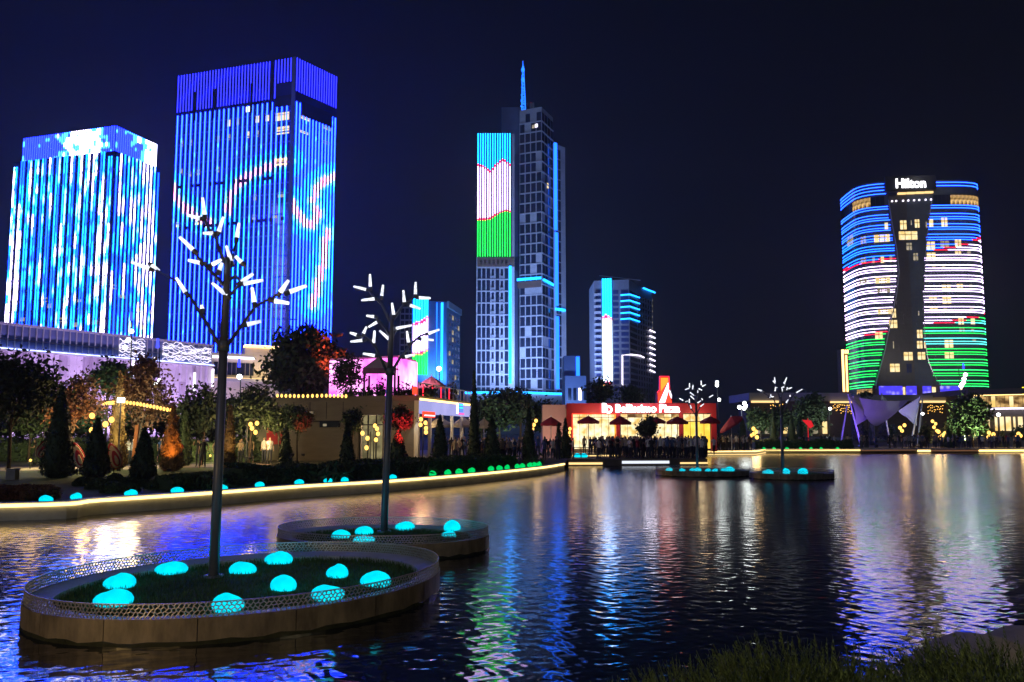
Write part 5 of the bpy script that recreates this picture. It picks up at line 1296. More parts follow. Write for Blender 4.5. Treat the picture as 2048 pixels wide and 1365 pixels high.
def cone(u, vtop, wpx, Y, label, m=None, n=1500, leaf=.13, power=.8, group=None):
    b = Vector((Xat(u, Y), Y, G)); zt = Zat(vtop, Y); R = wpx/2/F*Y; h = zt - G
    q = nrg.random(n)**1.4; th = nrg.uniform(0, 2*PI, n); lump = 1 + .13*np.sin(th*3 + q*9 + nrg.uniform(0, 6)) + .10*np.sin(th*7 + q*23) + .06*np.sin(th*13 - q*31)
    prof = np.clip(np.minimum(1, (q + .015)*14)**.5*(1 - q**1.15)**power, .03, 1)
    r = R*prof*lump*nrg.uniform(.82, 1.03, n)
    P = np.stack([r*np.cos(th), r*np.sin(th), .05 + q*h*.985], 1)
    t = thing('conifer', label, 'conifer', b, group)
    link('crown', quadmesh('crown', leaf_quads(P, leaf, .9, 2.0), m or M_cone), t)
    mb = MB(); mb.tube([b, b + Vector((0, 0, h*.9))], [max(.05, R*.35), .02], 6); ring = [(b.x + .72*R*math.cos(k*PI/5), b.y + .72*R*math.sin(k*PI/5)) for k in range(10)]
    part('trunk', mb, M_bark, t)
    mb = MB(); lv_ = [(0.02, .62), (.12, .80), (.35, .72), (.6, .50), (.85, .22), (.97, .03)]
    vs = [(b.x + R*k*math.cos(j*PI/5), b.y + R*k*math.sin(j*PI/5), b.z + h*z) for z, k in lv_ for j in range(10)]
    mb.add(vs, [(i*10 + j, i*10 + (j + 1) % 10, (i + 1)*10 + (j + 1) % 10, (i + 1)*10 + j) for i in range(5) for j in range(10)]); part('inner_crown', mb, m or M_cone, t, smooth=True)
    return t
CONES = [(120, 772, 62, 34.5, 'large dark conifer cone, leftmost beside the broad dark tree', None, 1), (195, 838, 52, 35, 'mid-sized dark conifer cone under the globe lanterns', None, 1), (290, 858, 48, 33.5, 'short dark blunt conifer nearest the kerb', None, 1),
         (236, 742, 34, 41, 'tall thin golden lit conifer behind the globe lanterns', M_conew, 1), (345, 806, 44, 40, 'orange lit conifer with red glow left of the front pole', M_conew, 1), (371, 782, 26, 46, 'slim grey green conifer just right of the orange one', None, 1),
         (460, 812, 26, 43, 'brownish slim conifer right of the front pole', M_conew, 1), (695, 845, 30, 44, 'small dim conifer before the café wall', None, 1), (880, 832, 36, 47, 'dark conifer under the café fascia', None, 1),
         (948, 742, 26, 50, 'tallest thin dark conifer at the corner of the café', None, 1), (984, 832, 34, 49, 'dark conifer among the promenade crowd', None, 1), (1058, 815, 26, 52, 'slim dark conifer left of the salmon block', None, 1),
         (1131, 838, 22, 58, 'narrow dark conifer at the edge of the red restaurant front', None, 1), (572, 850, 26, 47, 'dark conifer left of the café, under the round tree', None, 1),
         (1547, 815, 18, 92, 'slim dark conifer just left of the fourth light tree', None, 0), (1583, 828, 26, 92, 'dark conifer right of the fourth light tree', None, 0), (1600, 830, 20, 93, 'thin dark conifer beside the willow', None, 0), (1485, 835, 26, 88, 'dark conifer under the floodlights at the crowd edge', None, 0),
         (1897, 858, 26, 96, 'dark conifer left of the green lit tree', None, 0), (2005, 862, 16, 98, 'small dark conifer before the right pavilion windows', None, 0), (1117, 848, 20, 60, 'small dark conifer in front of the salmon block', None, 0), (505, 800, 20, 52, 'slim pale conifer behind the dark bushes left of the café', None, 0), (796, 862, 44, 46, 'broad dark conifer below the red lit ball tree', None, 1), (1745, 815, 18, 114, 'dark pointed conifer behind the large sail', None, 0)]
for (u, vt, w, Y, lb, m, big) in CONES: cone(u, vt, w, Y, lb, m, 2600 if (big and Y < 42) else 1300 if big else 700, .10 if Y < 42 else .13)
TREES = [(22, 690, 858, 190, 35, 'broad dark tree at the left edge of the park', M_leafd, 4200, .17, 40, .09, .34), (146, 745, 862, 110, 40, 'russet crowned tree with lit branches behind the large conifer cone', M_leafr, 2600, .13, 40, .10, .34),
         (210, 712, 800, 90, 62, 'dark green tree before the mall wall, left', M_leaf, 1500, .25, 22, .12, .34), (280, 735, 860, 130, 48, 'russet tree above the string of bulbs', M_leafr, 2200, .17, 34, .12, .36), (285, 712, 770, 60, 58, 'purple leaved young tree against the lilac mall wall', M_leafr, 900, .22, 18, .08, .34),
         (405, 772, 878, 100, 47, 'dark small tree left of the front light-tree pole', M_leafd, 1800, .18, 26, .10, .34), (500, 768, 868, 110, 49, 'dark small tree right of the front light-tree pole', M_leafd, 1900, .18, 26, .10, .34), (545, 800, 870, 90, 60, 'dark tree beside the café wall', M_leafd, 1100, .22, 20, .10, .34),
         (610, 650, 808, 190, 68, 'large dense tree with red lit side behind the café', M_leaf, 5200, .34, 60, .22, .28), (690, 705, 785, 76, 56.6, 'sparse roof tree against the pink hall beside the large red-lit tree', M_leafd, 1100, .17, 26, .06, .36),
         (1000, 772, 862, 100, 74, 'dark tree between the café and the skyscraper foot', M_leafd, 2200, .3, 30, .15, .34), (1040, 768, 850, 60, 78, 'taller dark tree before the skyscraper foot', M_leafd, 1300, .32, 22, .15, .34), (1085, 795, 868, 80, 80, 'dark shrubby tree left of the salmon block', M_leafd, 1500, .3, 24, .15, .34), (965, 800, 870, 60, 76, 'dark tree at the end of the café fascia', M_leafd, 1100, .3, 20, .14, .34),
         (1200, 758, 812, 70, 100, 'sparse pale tree above the left of the red fascia', M_leaf, 700, .36, 26, .12, .4), (1262, 770, 812, 60, 104, 'sparse dark tree above the middle of the red fascia', M_leafd, 600, .36, 20, .12, .4),
         (1520, 808, 868, 60, 100, 'round tree lit by the white floodlights', M_leaf, 1400, .3, 24, .14, .34), (1560, 812, 868, 50, 104, 'dark round tree behind the fourth light tree', M_leafd, 1000, .3, 20, .14, .34), (1625, 778, 866, 72, 98, 'willow-like tall tree right of the fourth light tree', M_leafd, 2400, .32, 30, .16, .30), (1600, 812, 866, 50, 102, 'low tree left of the willow-like tree', M_leafd, 1000, .3, 20, .14, .34),
         (1945, 786, 882, 84, 99, 'bright green lit tree right of the hotel', M_leaf, 2600, .34, 40, .16, .30), (1905, 822, 885, 44, 100, 'dim tree just left of the bright green tree', M_leafd, 900, .3, 18, .12, .34), (1850, 850, 888, 26, 98, 'small green lit shrub tree by the white sail masts', M_leaf, 400, .25, 12, .06, .34), (1720, 850, 888, 34, 112, 'low dark tree under the sails', M_leafd, 600, .3, 14, .1, .34), (1775, 848, 888, 36, 114, 'low dark tree behind the middle mast', M_leafd, 600, .3, 14, .1, .34), (2040, 855, 890, 30, 101, 'small dark tree at the right edge', M_leafd, 600, .28, 14, .1, .34),
         (1735, 782, 800, 24, 118, 'shrub on the terrace at the hotel foot', M_leaf, 300, .3, 10, .08, .34), (60, 800, 880, 90, 52, 'dim olive tree behind the broad dark tree', M_leaf, 1400, .2, 22, .1, .36)]
BACK = [(-10, 775, 90, 'left edge'), (45, 790, 80, 'behind the broad dark tree'), (105, 782, 80, 'behind the large conifer cone'), (175, 792, 80, 'behind the russet tree'), (255, 788, 80, 'behind the golden lit conifer'), (325, 795, 80, 'behind the orange lit conifer'), (395, 790, 80, 'behind the left dark tree'), (440, 797, 70, 'just right of the front pole'), (485, 792, 80, 'behind the right dark tree'), (540, 805, 70, 'at the café end')]
for i, (u, vt, w, lb) in enumerate(BACK): TREES.append((u, vt, 884, w, 62 + 3*(i % 3), 'dim background tree before the mall, ' + lb, (M_leafd, M_leaf, M_leafd)[i % 3], 1700, .26, 30, .12, .36))
for q in TREES: tree(*q[:12], base=Vector((Xat(690, 56.6), 56.6, zk)) if 'pink hall' in q[5] else None) if 'pink hall' in q[5] else tree(q[0], q[1], q[2], q[3], q[4], q[5], q[6], q[7], q[8], q[9], q[10], q[11])
TB = [('round ball-clipped tree with green crown before the café', 596, 808, 868, 62, 45, M_leaf), ('ball-clipped tree glowing red in front of the café corner', 800, 808, 866, 66, 47, M_leafd)]
for lb, u, vt, vb, w, Y, m in TB: tree(u, vt, vb, w, Y, lb, m, 2600, .12, 60, .06, .22)
def spot_at(u, v, Y, tgt, e, c, label, ang=60, name='uplight'):
    p = at(u, v, Y); p.z = max(p.z, G + .25)
    t = thing(name, label, 'spotlight', (p.x, p.y, p.z - .25 if p.z < 3 else p.z)); mb = MB(); mb.tube([(p.x, p.y, p.z - .22), (p.x, p.y, p.z - .08)], [.1, .12], 8); part('housing', mb, M_dark, t)
    lamp(t, 'SPOT', p, e, c, .06, at(*tgt), ang)
spot_at(812, 905, 44.5, (804, 850, 46.2), 2600, (1, .02, .03), 'red uplight under the ball-clipped tree', 46)
spot_at(606, 905, 43.6, (604, 850, 44.7), 520, (1, .04, .03), 'red uplight right of the round green tree', 34)
spot_at(680, 800, 62, (664, 700, 66), 14000, (1, .06, .03), 'red uplight below the large tree behind the café', 36)
spot_at(585, 905, 43.0, (590, 840, 45), 60, (.8, 1, .4), 'pale uplight left of the round green tree', 50)
spot_at(146, 935, 38.6, (146, 830, 40), 1100, (1, .55, .2), 'amber uplight at the foot of the russet tree', 80)
spot_at(238, 940, 39.6, (236, 820, 41), 420, (1, .75, .3), 'amber uplight at the golden lit thin conifer', 46)
spot_at(338, 935, 38.6, (342, 860, 40), 300, (1, .30, .06), 'orange uplight at the orange lit conifer', 60)
spot_at(1940, 893, 95.5, (1938, 830, 98), 4200, (.75, 1, .45), 'greenish uplight below the bright green tree', 80)
spot_at(1516, 893, 95, (1522, 835, 100), 900, (.9, 1, .8), 'white uplight below the floodlit round tree', 80)
spot_at(1625, 893, 94, (1628, 830, 98), 700, (.8, 1, .75), 'dim uplight below the willow-like tree', 80)
spot_at(460, 935, 41.5, (461, 860, 43), 160, (1, .6, .25), 'amber uplight at the brownish slim conifer', 50)

for i, (u, v) in enumerate(((60, 938), (150, 936), (215, 938), (300, 934), (420, 926), (500, 922))):  # unseen path lights assumed from the lit lawn, added to brighten the park
    p = gnd(u, v, G); t = thing('assumed_path_light', ('leftmost', 'second', 'third', 'fourth', 'fifth', 'sixth')[i] + ' assumed small warm path light from the left on the park lawn', 'path light', p, 'assumed small path lights on the lawn')
    mb = MB(); mb.tube([p, p + Vector((0, 0, .42))], [.03, .03], 6); part('post', mb, M_dark, t); mb = MB(); mb.ball(p + Vector((0, 0, .48)), .07, .07, .08, 8, 6); part('lens', mb, E_globe, t)
    lamp(t, 'POINT', p + Vector((0, -.15, .8)), 120, (1, .84, .30), .3)
spot_at(70, 925, 47, (60, 840, 52), 700, (1, .85, .4), 'assumed amber uplight below the dim olive tree', 80)  # fitting assumed, put in to light the olive tree
spot_at(300, 915, 44.5, (290, 800, 48), 900, (.9, 1, .7), 'whitish added fill light below the russet tree above the bulbs', 90)  # added spot standing in for spill from the white floodlight
spot_at(212, 905, 57, (212, 760, 62), 1500, (.8, 1, .6), 'greenish added fill light below the dark green tree by the mall', 70)  # spot added to brighten a dark tree, no known fitting
spot_at(500, 912, 45.5, (500, 850, 49), 260, (1, .85, .4), 'amber added fill light below the small tree right of the pole', 90)  # spot added to lift the dark left bank
spot_at(1000, 905, 69, (1000, 830, 74), 500, (.8, 1, .7), 'dim uplight below the tree at the skyscraper foot', 90)
tree(560, 808, 875, 70, 48.5, 'leafy small tree at the left end of the café wall', M_leaf, 1500, .16, 30, .07, .34)
tree(706, 812, 872, 46, 48, 'slender dark tree beside the glass café front', M_leafd, 900, .15, 24, .06, .34)
# hedges, shrubs and bedding along the near kerb
def hedge(pts, w, h, label, n, m=M_hedge, leaf=.11):
    pts = [Vector(p) for p in pts]; b = pts[len(pts)//2]; t = thing('hedge', label, 'hedge', (b.x, b.y, G)); Q = []
    lens = [(q - p).length for p, q in zip(pts, pts[1:])]; tot = sum(lens)
    for p, q, L in zip(pts, pts[1:], lens):
        k = int(n*L/tot); d = (q - p).normalized(); nn = Vector((-d.y, d.x)); tt = nrg.random(k)*L; o = nrg.uniform(-1, 1, k); z = np.where(nrg.random(k) < .5, 1 - nrg.random(k)*.12, nrg.random(k)); side = z < .86
        o = np.where(side, np.sign(o)*nrg.uniform(.85, 1.05, k), o); lump = 1 + .12*np.sin(tt*1.7 + p.x)
        Q.append(np.stack([p.x + d.x*tt + nn.x*o*w/2, p.y + d.y*tt + nn.y*o*w/2, G + z*h*lump], 1))
        mb = MB(); c = (p + q)/2; mb.box((c.x, c.y, G + h*.44), L*.98, w*.86, h*.86, math.atan2(d.y, d.x)); part('hedge_body', mb, m, t)
    link('foliage', quadmesh('foliage', leaf_quads(np.concatenate(Q), leaf) - np.array([b.x, b.y, G]), m), t)
def kb(u, off): return kerb_pt(u, off).to_2d()
hedge([kb(400, 2.6), kb(470, 2.6), kb(540, 2.4)], 1.4, .45, 'low dark hedge behind the cyan kerb stones, left of centre', 5000)
hedge([kb(545, 2.6), kb(660, 2.6), kb(760, 2.4)], 1.8, .75, 'taller dark hedge below the café wall', 5000)
hedge([kb(765, 2.4), kb(900, 2.4), kb(1000, 2.2), kb(1080, 2.2)], 1.6, .75, 'dark hedge behind the green kerb stones', 5000)
Yf = gnd(1600, 899.5, G).y + 3
hedge([(Xat(1505, Yf), Yf), (Xat(1600, Yf), Yf), (Xat(1700, Yf), Yf)], 1.6, 1.05, 'dark hedge on the far bank behind the green stones', 4000, leaf=.16)
hedge([(Xat(u, 52), 52 + (u % 3)) for u in (-40, 100, 250, 390, 520)], 2.2, 1.5, 'long dim hedge at the back of the park before the mall', 6000, M_leaf, .2)
def ball_shrub(u, v, wpx, label, m=M_hedge, n=700):
    p = gnd(u, v, G); R = wpx/2/F*p.y; d = nrg.normal(size=(n, 3)); d /= np.linalg.norm(d, axis=1)[:, None]; d[:, 2] = np.abs(d[:, 2])*.95
    t = thing('shrub', label, 'shrub', p, 'clipped ball shrubs by the kerb')
    link('foliage', quadmesh('foliage', leaf_quads(d*R*nrg.uniform(.88, 1.04, (n, 1)), .07), m), t)
    mb = MB(); mb.ball((p.x, p.y, G), R*.9, R*.9, R*.9, 10, 8); part('inner_foliage', mb, m, t, smooth=True)
for i, (u, v, w, lb) in enumerate([(165, 972, 36, 'ball shrub below the large conifer cone, left of the bed'), (195, 978, 44, 'large ball shrub left of the bed centre'), (222, 985, 40, 'ball shrub nearest the second cyan stone'), (255, 972, 36, 'ball shrub behind the bed centre'), (262, 984, 34, 'small ball shrub in front of the bed centre'), (288, 974, 30, 'ball shrub left of the pair at bed right'), (308, 978, 34, 'ball shrub right end of the bed front'), (332, 972, 30, 'last ball shrub toward the front pole'), (352, 966, 28, 'small ball shrub behind the right end of the bed'), (230, 962, 30, 'ball shrub at the rear under the short conifer')]): ball_shrub(u, v, w, lb)
hedge([kb(-160, 2.4), kb(-40, 2.6), kb(30, 2.7), kb(85, 2.8), kb(125, 2.9)], 1.7, .36, 'low dark reddish bedding at the left kerb', 4500, M_leafr, .09)
for i, (u, c) in enumerate(((467, 1), (675, 1), (712, 1), (892, 0), (1103, 0))):   # tufts lit by the stones
    p = kerb_pt(u, 1.25); P = np.stack([nrg.normal(0, .28, 160), nrg.normal(0, .2, 160), np.abs(nrg.normal(0, .22, 160)) + .02], 1)
    o = link('shrub', quadmesh('shrub', leaf_quads(P, .16, 1.2, 3.0), M_leaf), None, p); tag(o, ('leafy tuft lit cyan behind the ' if c else 'leafy tuft lit green behind the ') + ('fifth cyan stone', 'eighth cyan stone', 'ninth cyan stone', 'first green stone', 'last green stone')[i] + ' of the kerb', 'plant')
# plants along the café roof edge
for i, (u, v0, h, w) in enumerate([(700, 790, 20, 30), (735, 790, 22, 26), (762, 790, 34, 22), (800, 790, 26, 34), (822, 790, 22, 20), (848, 790, 18, 20), (862, 792, 18, 18)]):
    Y = 53.4; b = at(u, v0, Y); b.z = zk + .02; P = np.stack([nrg.normal(0, w/F*Y*.3, 220), nrg.normal(0, .25, 220), np.abs(nrg.normal(0, .5, 220))*h/F*Y*.8], 1)
    t = thing('roof_plant', 'bushy potted plant on the café roof edge, ' + ['by the pink lit tree', 'left of the pergola', 'peaked, before the pergola', 'right of the pergola pole', 'at the red panel', 'among fairy lights right of the red panel', 'by the red rail posts'][i], 'plant', b)
    link('foliage', quadmesh('foliage', leaf_quads(P, .16, .8, 2.0), M_leafd), t); mb = MB(); mb.box((b.x, b.y, b.z + .14), w/F*Y*.6, .4, .28); part('planter', mb, M_dark, t)
for i, (u, v0, h, w, Y) in enumerate([(902, 795, 34, 20, 60)]):
    b = at(u, 800, Y); b.z = zk + .02; P = np.stack([nrg.normal(0, .25, 300), nrg.normal(0, .25, 300), np.abs(nrg.normal(.6, .35, 300))], 1); t = thing('roof_plant', 'dark topiary sapling standing on the terrace corner at right', 'plant', b); link('foliage', quadmesh('foliage', leaf_quads(P, .14, .8, 2.0), M_leafd), t)
    mb = MB(); mb.box((b.x, b.y, b.z + .15), .5, .5, .3); part('planter', mb, M_dark, t)

# ------------------------------------------------------------------ lamps of the park
def lantern(globes, Y, label, base_u=None, group='clusters of warm globe lanterns', r=.13, e=14):
    bu = base_u or sum(g[0] for g in globes)/len(globes); b = Vector((Xat(bu, Y), Y, G)); t = thing('globe_lantern', label, 'lantern', b, group)
    P = [at(u, v, Y + rng.uniform(-.25, .25)) for u, v in globes]; top = max(p.z for p in P); mb = MB(); mb.tube([b, (b.x, b.y, top + .1)], [.04, .03], 6)
    for p in P: mb.tube([(b.x, b.y, p.z + .22), (p.x, p.y, p.z + .22), (p.x, p.y, p.z + r)], .015, 4)
    part('stem', mb, M_dark, t)
    for p in P: mb = MB(); mb.ball(p, r, r, r*1.15, 10, 8); part('globe', mb, E_globe, t, smooth=True)
    c = sum(P, Vector())/len(P); lamp(t, 'POINT', c + Vector((0, -.3, -.25)), e*len(P), (1, .62, .25), .6)
lantern([(184, 832), (184, 861), (211, 849), (223, 840)], 37, 'four warm globe lanterns above the left conifers', 205, e=38)
lantern([(501, 849), (514, 847), (504, 857), (511, 865)], 47, 'four warm globe lanterns left of the café', 494, e=110)
lantern([(725, 867), (735, 877), (733, 896)], 48, 'three warm globe lanterns low before the glass café front', 741)
lantern([(750, 852), (754, 858), (756, 868), (752, 880)], 50.5, 'vertical string of globe lanterns in the glass café front', 748)
lantern([(842, 839), (851, 846), (841, 850), (852, 857), (852, 865)], 50, 'five warm globe lanterns at the café corner', 846)
lantern([(1072, 842), (1068, 850), (1065, 858)], 62, 'warm lanterns left of the salmon block', 1064, r=.14)
lantern([(1140, 858), (1139, 866), (1138, 874)], 62, 'stacked amber lanterns at the left corner of the restaurant windows', 1142, r=.13)
lantern([(1507, 858), (1512, 864), (1503, 872), (1514, 875), (1508, 868)], 90, 'bright lanterns right of the crowd under the floodlit tree', 1509, r=.22, e=40)
lantern([(1800, 856), (1809, 851), (1804, 862)], 100, 'lanterns between the sail masts', 1803, r=.22, e=40)
lantern([(1865, 843), (1871, 848), (1868, 855), (1874, 862)], 101, 'amber lanterns under the fairy light curtain', 1869, r=.2, e=40)
lantern([(1877, 864), (1885, 871), (1890, 867), (1880, 875)], 97, 'white-amber lanterns left of the dark conifer', 1883, r=.22, e=40)
lantern([(1978, 866), (1983, 873), (1987, 869), (1986, 880), (1977, 875)], 97, 'lanterns right of the green lit tree', 1984, r=.22, e=40)
lantern([(2033, 875), (2037, 868), (2041, 872)], 97, 'lanterns at the right edge', 2038, r=.22, e=40)
lantern([(85, 812)], 44, 'single warm bulb beside the broad dark tree', 88, r=.14, e=30)
def street_lamp(u, globes, Y, label, blue=None, r=.22, e=140, arm=True):
    b = Vector((Xat(u, Y), Y, G)); P = [at(a, v, Y) for a, v in globes]; t = thing('street_lamp', label, 'street lamp', b, 'white globe street lamps')
    top = at(*(blue or globes[0]), Y); mb = MB(); mb.tube([b, (b.x, b.y, top.z)], [.09, .05], 7)
    for p in P: mb.tube([(b.x, b.y, p.z - .1), (p.x, p.y, p.z - .1)], .03, 5)
    part('pole', mb, M_dark, t, smooth=True)
    for p in P: mb = MB(); mb.ball(p, r, r, r, 10, 8); part('globe', mb, E_white, t, smooth=True)
    if blue: mb = MB(); mb.tube([top, top + Vector((0, 0, .9))], [.16, .1], 6); part('blue_finial', mb, E_blue, t)
    c = sum(P, Vector())/len(P); lamp(t, 'POINT', c + Vector((0, -.8, -.5)), .4*e*len(P)**.5, (.93, 1, .95), .7)
street_lamp(255, [(263, 663), (257, 680), (250, 695)], 72, 'lamp with three white globes and blue tip before the mall glass', (262, 642), r=.22)
street_lamp(313, [(318, 762), (310, 768)], 70, 'lamp with blue tip at the left end of the wavy light net', (315, 696), r=.2)
street_lamp(478, [(479, 754)], 75, 'lamp with blue tip right of the front light tree', (478, 735), r=.26)
street_lamp(878, [(878, 738)], 72, 'single white lamp before the cyan line of the small tower', None, r=.24)
street_lamp(1437, [(1434, 765), (1434, 771), (1438, 800)], 96, 'tall lamp with two tiers of white globes right of the roof sign', (1434, 757) if False else None, r=.22)
street_lamp(1484, [(1479, 815), (1489, 807), (1488, 817), (1491, 812)], 92, 'bright floodlight mast at the right end of the restaurant', None, r=.25, e=220)
street_lamp(1659, [(1660, 818)], 96, 'warm white lamp right of the willow-like tree', None, r=.2)
street_lamp(1924, [(1931, 750), (1928, 758), (1927, 765), (1924, 769), (1922, 773)], 120, 'tall mast of bright white globes with blue tip before the hotel', (1927, 738), r=.30, e=60)
street_lamp(1845, [(1845, 828)], 105, 'long white lamp between the sail masts', None, r=.2, e=40)
street_lamp(1997, [(1997, 830)], 100, 'violet white lamp before the right pavilion', None, r=.24)
def strings(pts, Y0, Y1, nb, label, br=.09):
    A_ = [at(u, v, Y0 + (Y1 - Y0)*i/(len(pts) - 1)) for i, (u, v) in enumerate(pts)]; t = thing('string_lights', label, 'string lights', A_[0]); mb = MB(); mb.tube(A_, .012, 4); part('wire', mb, M_dark, t)
    L = len(A_) - 1
    for i in range(nb):
        q = i/(nb - 1)*L; k = min(int(q), L - 1); p = A_[k].lerp(A_[k + 1], q - k)
        mb = MB(); mb.ball(p - Vector((0, 0, br*1.5)), br, br, br*1.5, 8, 6); part('bulb', mb, E_globe if br < .12 else E_globe, t, smooth=True)
    for q in (.25, .75): p = A_[int(q*L)]; lamp(t, 'POINT', p - Vector((0, .2, .3)), 150 if Y0 < 45 else 25, (1, .7, .3), .5)
strings([(207, 804), (225, 802), (241, 800), (275, 804), (308, 810), (342, 817)], 43, 40, 26, 'sloping string of warm bulbs across the park trees', .075)
strings([(555, 788), (600, 789), (650, 788), (692, 789)], 50.5, 50.5, 17, 'string of warm bulbs along the café eave', .085)
p = at(242, 801, 40.5); t = thing('floodlight', 'white floodlight in the middle of the park bulb string', 'floodlight', (p.x, p.y, G)); mb = MB(); mb.tube([(p.x, p.y, G), (p.x, p.y, p.z)], .04, 6); part('pole', mb, M_dark, t); mb = MB(); mb.box(p, .35, .12, .25); part('lamp_head', mb, E_white, t)
lamp(t, 'POINT', p + Vector((0, -.4, -.3)), 55, (.95, 1, .95), .8)

# ------------------------------------------------------------------ parasols
def parasol(u, vtop, vedge, wpx, Y, label, m, tilt=0, group=None, square=True, post_z=None):
    zb = G if post_z is None else post_z; b = Vector((Xat(u, Y), Y, zb)); zt, ze = Zat(vtop, Y), Zat(vedge, Y); R = wpx/2/F*Y; t = thing('parasol', label, 'parasol', b, group)
    n = 8; c = Vector((b.x, b.y, zt)); vs = [c]; 
    for lv, k in ((.45, .5), (1, 1)):
        for i in range(16):
            a = 2*PI*i/16; q = R*k*(1.0 if i % 2 == 0 else .955); vs.append(Vector((b.x + q*math.cos(a), b.y + q*math.sin(a), zt - (zt - ze)*lv + (0 if i % 2 == 0 else -.03) + tilt*q*math.cos(a)/R)))
    for i in range(16): v = vs[17 + i]; vs.append(v - Vector((0, 0, .22)))
    mb = MB(); fs = [(0, 1 + i, 1 + (i + 1) % 16) for i in range(16)] + [(1 + i, 17 + i, 17 + (i + 1) % 16, 1 + (i + 1) % 16) for i in range(16)] + [(17 + i, 33 + i, 33 + (i + 1) % 16, 17 + (i + 1) % 16) for i in range(16)]
    mb.add(vs, fs); part('canopy', mb, m, t)
    mb = MB(); mb.tube([b, (b.x, b.y, zt + .12)], .04, 6); part('pole', mb, M_steel, t); mb = MB()
    for i in range(0, 16, 2): mb.tube([Vector((b.x, b.y, zt - .25)), vs[17 + i]], .015, 3)
    part('ribs', mb, M_dark, t)
PR_ = [(1102, 834, 847, 42, 68, 'red parasol before the salmon block'), (1177, 832, 843, 44, 70, 'red parasol in front of the left restaurant window'), (1241, 832, 845, 44, 70, 'red parasol under the first letters of the sign'), (1312, 834, 843, 40, 71, 'red parasol behind the dark bush under the sign'), (1355, 833, 844, 44, 70, 'red parasol under the end of the sign'), (1421, 833, 843, 42, 71, 'red parasol at the right end of the restaurant')]
for u, a_, b_, w, Y, lb in PR_: parasol(u, a_, b_, w, Y, lb, M_redfab, group='red parasols before the restaurant')
parasol(1463, 833, 848, 46, 74, 'tilted red parasol right of the restaurant', M_redfab, .75, 'red parasols before the restaurant')
for u, a_, b_, w, Y, lb in ((880, 834, 850, 52, 60, 'tan parasol left under the café fascia'), (926, 834, 850, 46, 63, 'tan parasol under the right end of the café fascia'), (968, 837, 852, 34, 66, 'pale striped parasol right of the tall thin conifer')): parasol(u, a_, b_, w, Y, lb, M_tanfab, group='tan parasols beside the café')
parasol(862, 752, 772, 58, 59, 'pink parasol on the café roof terrace', M_pinkfab, post_z=zk)
tree(1293, 828, 885, 44, 66, 'dark pointed bush in front of the restaurant door', M_leafd, 1500, .18, 30, .08, .3)
for (x, u, v, lb) in ((0, 1615, 845, 'small red canopy among the far bank trees'),):
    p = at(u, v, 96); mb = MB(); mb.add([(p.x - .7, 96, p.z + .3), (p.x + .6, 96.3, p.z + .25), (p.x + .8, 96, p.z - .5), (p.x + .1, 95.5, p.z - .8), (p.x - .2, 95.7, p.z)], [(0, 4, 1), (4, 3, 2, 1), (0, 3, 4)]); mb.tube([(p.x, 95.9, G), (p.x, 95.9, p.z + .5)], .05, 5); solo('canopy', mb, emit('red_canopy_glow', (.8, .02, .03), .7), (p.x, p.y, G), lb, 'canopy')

# ------------------------------------------------------------------ sculptures, sign, furniture on the left lawn
def oval_sculpture(u, v, label, lean):
    p = at(u, v, 36.5); t = thing('oval_sculpture', label, 'sculpture', (p.x, p.y, G)); R = Matrix.Rotation(lean, 3, 'Y')
    for (a, b, m, y, nm) in ((.30, .66, M_red, 0, 'outer_ring'), (.25, .57, mat('cream_paint', (.6, .5, .33), .5), -.05, 'middle_ring'), (.165, .40, M_red, -.10, 'inner_ring'), (.08, .24, mat('cream_paint', (.6, .5, .33), .5), -.15, 'core')):
        ring = [Vector((a*math.cos(2*PI*k/24)*(1.0 - .3*math.sin(2*PI*k/24)) + (.30 - a)*.55, y, b*math.sin(2*PI*k/24) - (.66 - b)*.6)) for k in range(24)]; ring = [R @ q + p for q in ring]
        mb = MB(); n_ = 24; mb.add([tuple(q) for q in ring] + [(q.x, q.y + .05, q.z) for q in ring], [tuple(range(n_))[::-1], tuple(range(n_, 2*n_))] + [(i, (i + 1) % n_, n_ + (i + 1) % n_, n_ + i) for i in range(n_)]); part(nm, mb, m, t)
    mb = MB(); mb.tube([(p.x, p.y + .05, G), (p.x, p.y + .05, p.z - .3)], .03, 6); part('stand', mb, M_dark, t)
oval_sculpture(155, 911, 'red and cream striped oval sculpture between the first two conifer cones', -.35); oval_sculpture(228, 912, 'red and cream striped oval sculpture right of the second conifer cone', -.35); oval_sculpture(92, 893, 'red oval sculpture half hidden left of the large conifer cone', .6)
p0 = at(266, 935, 38); mb = MB(); mb.obox(at(270, 896, 38), (.09, 0, .02), (0, .06, 0), (.08, 0, (Zat(855, 38) - G)/2)); solo('totem', mb, mat('orange_board', (.55, .25, .10), .6), (p0.x, p0.y, G), 'leaning slim orange board right of the oval sculptures', 'board')
p0 = at(25, 955, 33); mb = MB(); mb.box((p0.x, p0.y, G + .22), .4, .3, .44); mb.box((p0.x, p0.y, G + .47), .46, .36, .05); solo('utility_box', mb, M_conc, (p0.x, p0.y, G), 'pale stone utility box at the foot of the broad dark tree', 'utility box')
mb = MB(); p0 = gnd(525, 915, G)
for dx in (-.7, .7): mb.box((p0.x + dx, p0.y, G + .35), .08, 1.1, .7)
mb.box((p0.x, p0.y, G + .73), 2.0, 1.2, .07); mb.box((p0.x, p0.y - .65, G + .5), 2.0, .05, .35); solo('counter', mb, M_dark, (p0.x, p0.y, G), 'dark counter table with people behind it left of the café', 'table')
p0 = gnd(757, 912, G); mb = MB(); mb.tube([(p0.x, p0.y, G), (p0.x, p0.y, G + .12)], [.25, .25], 10); mb.ball((p0.x, p0.y, G + .16), .22, .22, .1, 10, 6); solo('ground_light', mb, E_redled, (p0.x, p0.y, G), 'small round red ground light before the café', 'ground light')
